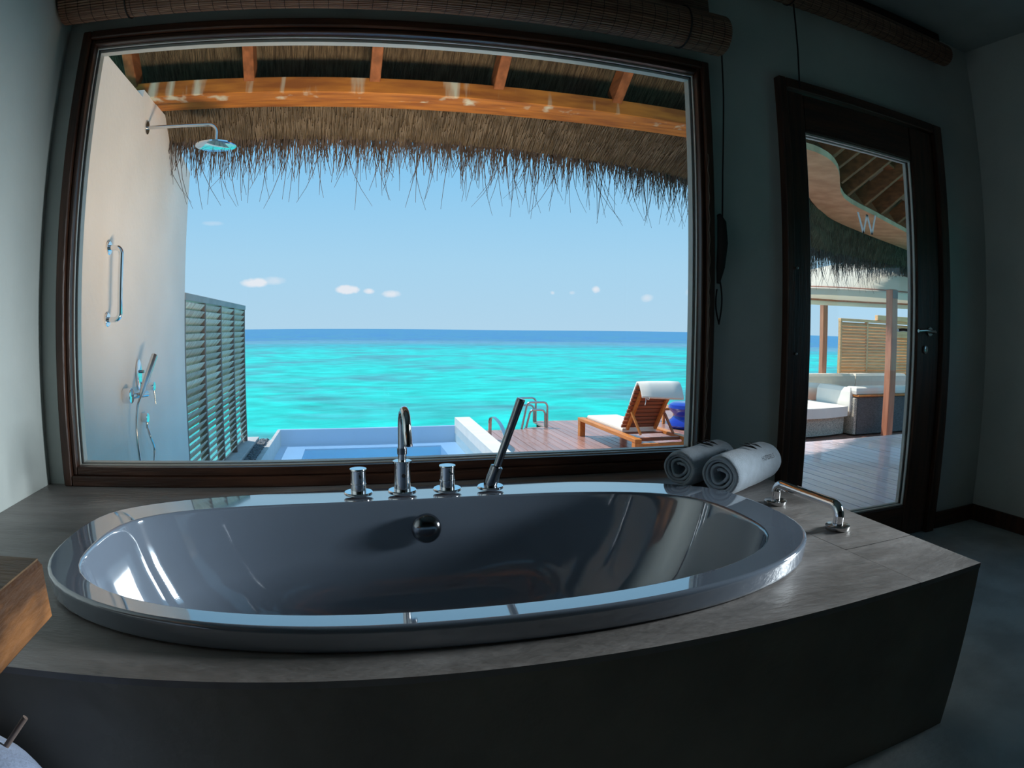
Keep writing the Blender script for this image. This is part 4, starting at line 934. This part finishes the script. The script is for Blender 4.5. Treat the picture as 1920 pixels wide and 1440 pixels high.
# window part of the ring beam: two parallel timbers; beyond it the wide curved band
MB().box(-2.2, 3.0, 4.17, 4.326, SO, SO + .11, .004).build('beam', M['beam_stained'], roof, label='orange timber beam with pale water stains')
MB().box(-2.2, 3.0, 4.332, 4.49, SO + .004, SO + .11, .004).build('beam', M['beam'], roof)
def ribbon(A, B, z, t, i0, i1):
    m_ = MB(); rows = []
    for i in range(i0, i1 + 1):
        a, b_ = A[i], B[i]; rows.append([Vector((a[0], a[1], z)), Vector((b_[0], b_[1], z)), Vector((b_[0], b_[1], z + t)), Vector((a[0], a[1], z + t))])
    return m_.loft(rows, cap=True)
ribbon(crom([Vector((*p, 0)) for p in inner[4:]], 4), crom([Vector((*p, 0)) for p in outer_[4:]], 4), SO - .012, .06, 1, 32).build('curved_band', M['band'], roof, label='pale curved timber band')
def inward(i):
    a = Vector((*inner[max(i - 1, 0)], 0)); b_ = Vector((*inner[min(i + 1, len(inner) - 1)], 0)); d = (b_ - a).normalized(); return Vector((d.y, -d.x, 0))
# underside of the roof, house side
low = []; high = []
for i, p in enumerate(inner):
    n_ = inward(i); a = Vector((*p, SO + .20)) - n_ * .26; b_ = Vector((*p, SO + .22)) + n_ * 2.6 + Vector((0, 0, 1.82)); a.z -= .0
    low.append(a); high.append(b_)
m_ = MB(); rows = []
for a, b_ in zip(low, high):
    mid = [a + (b_ - a) * k / 10 for k in range(11)]; rows.append(mid + [p + Vector((0, 0, .22)) for p in reversed(mid)])
m_.loft(rows, cap=True).build('thatch_inner', M['thatch'], roof, label='dark thatch lining above the rafters')
# underside of the roof, eave side
rows = []; E3 = [Vector(e) for e in eave]; O3 = [Vector((*p, SO + .10)) for p in outer_]
for o_, e_ in zip(O3, E3):
    rows.append([o_, o_ + (e_ - o_) * .5, e_, e_ + Vector((0, .22, .16)), e_ + Vector((0, .12, .40)), o_ + Vector((0, 0, .50))])
MB().loft(rows, cap=True).build('thatch_eave', M['thatch'], roof)
# rafters square to the beam, and purlins across them
def rafter(p, n_, L=2.4, w_=.072, h_=.14, m='rafter'):
    a = Vector((p[0], p[1], SO + .125)) - n_ * .06; b_ = a + n_ * L + Vector((0, 0, .70 * L))
    MB().bar(a, b_, w_, h_, c=.004).build('rafter', M[m], roof)
for x_ in (-1.54, -.715, .122, .955, 1.82, 2.65): rafter((x_, 4.17), Vector((0, -1, 0)))
for t_ in range(12):
    f_ = 6.6 + t_ * .5; i = int(f_); u_ = f_ - i
    if i + 1 >= len(inner): break
    p = (inner[i][0] * (1 - u_) + inner[i + 1][0] * u_, inner[i][1] * (1 - u_) + inner[i + 1][1] * u_); n_ = inward(i).lerp(inward(i + 1), u_).normalized()
    rafter(p, n_, 2.6, .08, .20)
for k, dz in enumerate((.35, .95)):
    pt = [Vector((*p, SO + .235)) + inward(i) * dz + Vector((0, 0, .7 * dz)) for i, p in enumerate(inner)]
    pm = MB()
    for a, b_ in zip(pt[:-1], pt[1:]): pm.bar(a, b_ + (b_ - a) * .01, .15, .03)
    pm.build('purlin', M['rafter'], roof)
for i in range(6, 12):        # boards between the rafters at the bend
    for k in range(4):
        u_ = random.random(); p = Vector((inner[i][0] * (1 - u_) + inner[i + 1][0] * u_, inner[i][1] * (1 - u_) + inner[i + 1][1] * u_, SO + .235)); n_ = inward(i); s_ = .25 + k * .45
        c_ = p + n_ * s_ + Vector((0, 0, .7 * s_)); d = Vector((-n_.y, n_.x, 0))
        MB().bar(c_ - d * .4, c_ + d * .4, .24, .02, up=(n_ * -.7 + Vector((0, 0, 1)))).build('roof_board', M['board'], roof)

MB().box(-.09, 1.49, 2.58, 2.61, -1.0, -.87).box(-.09, 1.49, 2.90, 2.93, -1.0, -.87).box(-.09, 1.49, 2.61, 2.90, -1.0, -.93).build('fill_light_trough', M['dark_wood_x'], None, label='long low timber trough added for the hidden fill light just outside the sill', cat='lamp')  # unseen housing added around the warm fill light
# straw hanging from the eave and lying along its underside
def eave_at(s_):
    s_ = max(0, min(len(E3) - 1.001, s_)); i = int(s_); return E3[i].lerp(E3[i + 1], s_ - i), O3[i].lerp(O3[i + 1], s_ - i)
def straw_pts(p, d, L, bend, r0, m_, seg=3):
    u = d.cross(Vector((.3, .9, .1))).normalized(); v = d.cross(u)
    rows = []
    for k in range(seg + 1):
        t_ = k / seg; c_ = p + d * L * t_ + bend * (t_ * t_) * L; r_ = r0 * (1 - .65 * t_)
        rows.append([c_ + u * r_, c_ - u * r_ * .5 + v * r_ * .86, c_ - u * r_ * .5 - v * r_ * .86])
    m_.loft(rows)
seglen = [(E3[i + 1] - E3[i]).length for i in range(len(E3) - 1)]
def along(dist):
    for i, l_ in enumerate(seglen):
        if dist < l_: return i + dist / l_
        dist -= l_
    return len(E3) - 1.01
tot = sum(seglen)
f1, f2, f3 = MB(), MB(), MB()
dd = .55
while dd < 13.6:
    s_ = along(dd); e_, o_ = eave_at(s_)
    tuft = .5 + .5 * noise.noise(Vector((dd * 2.2, 1, 0))) + .35 * noise.noise(Vector((dd * 9, 3, 0)))
    # short dense fringe
    for _ in range(5):
        off = Vector((random.uniform(-.02, .02), random.uniform(-.03, .24), 0)); zz = .16 * max(0, off.y) / .22
        L = random.uniform(.05, .13) + .07 * tuft * random.random()
        straw_pts(e_ + off + Vector((0, 0, zz + .03)), Vector((random.gauss(0, .12), random.gauss(.12, .12), -1)).normalized(), L, Vector((random.gauss(0, .1), .0, 0)), random.uniform(.003, .0075), f1, 2)
    for _ in range(3):
        if random.random() < .75 * tuft + .30:
            off = Vector((random.uniform(-.02, .02), random.uniform(0, .22), 0)); zz = .16 * off.y / .22
            L = random.uniform(.14, .37) * (.7 + .6 * tuft)
            straw_pts(e_ + off + Vector((0, 0, zz + .02)), Vector((random.gauss(0, .10), random.gauss(.05, .07), -1)).normalized(), L, Vector((random.gauss(0, .11), random.gauss(0, .05), 0)), random.uniform(.003, .0062), f2, 3)
    if random.random() < .20:
        off = Vector((0, random.uniform(0, .2), 0)); L = random.uniform(.34, .52)
        straw_pts(e_ + off, Vector((random.gauss(0, .12), 0, -1)).normalized(), L, Vector((random.gauss(0, .22), 0, 0)), .0042, f2, 4)
    dd += .0085
for _ in range(5200):
    dd = random.uniform(.3, 13.6); s_ = along(dd); e_, o_ = eave_at(s_); t_ = random.uniform(0, .75)
    dv_ = (e_ - o_); d = (dv_.normalized() + Vector((random.gauss(0, .06), 0, random.gauss(0, .02)))).normalized()
    straw_pts(o_ + dv_ * t_ + Vector((0, 0, -.004 - random.random() * .012)), d, random.uniform(.08, .22), Vector((0, 0, 0)), random.uniform(.002, .005), f3, 1)
f1.build('short_fringe', M['straw_dark'], roof, kind='stuff')
f2.build('long_fringe', M['straw_dark'], roof, kind='stuff')
f3.build('straw_underside', M['straw'], roof, kind='stuff')

# ------------------------------------------------------------------ the sea
SEA = -4.6
sea = MB(); R1 = 25000
sea.add([(R1 * math.cos(2 * math.pi * k / 64), R1 * math.sin(2 * math.pi * k / 64), SEA) for k in range(64)], [tuple(range(64))])
sea.build('sea', M['sea'], None, origin=(0, 0, SEA), kind='structure')
MB().box(-1.6, 13.0, 2.2, 2.5, SEA - .3, UD - .5).build('wall_foundation', M['deck_under'], kind='structure')
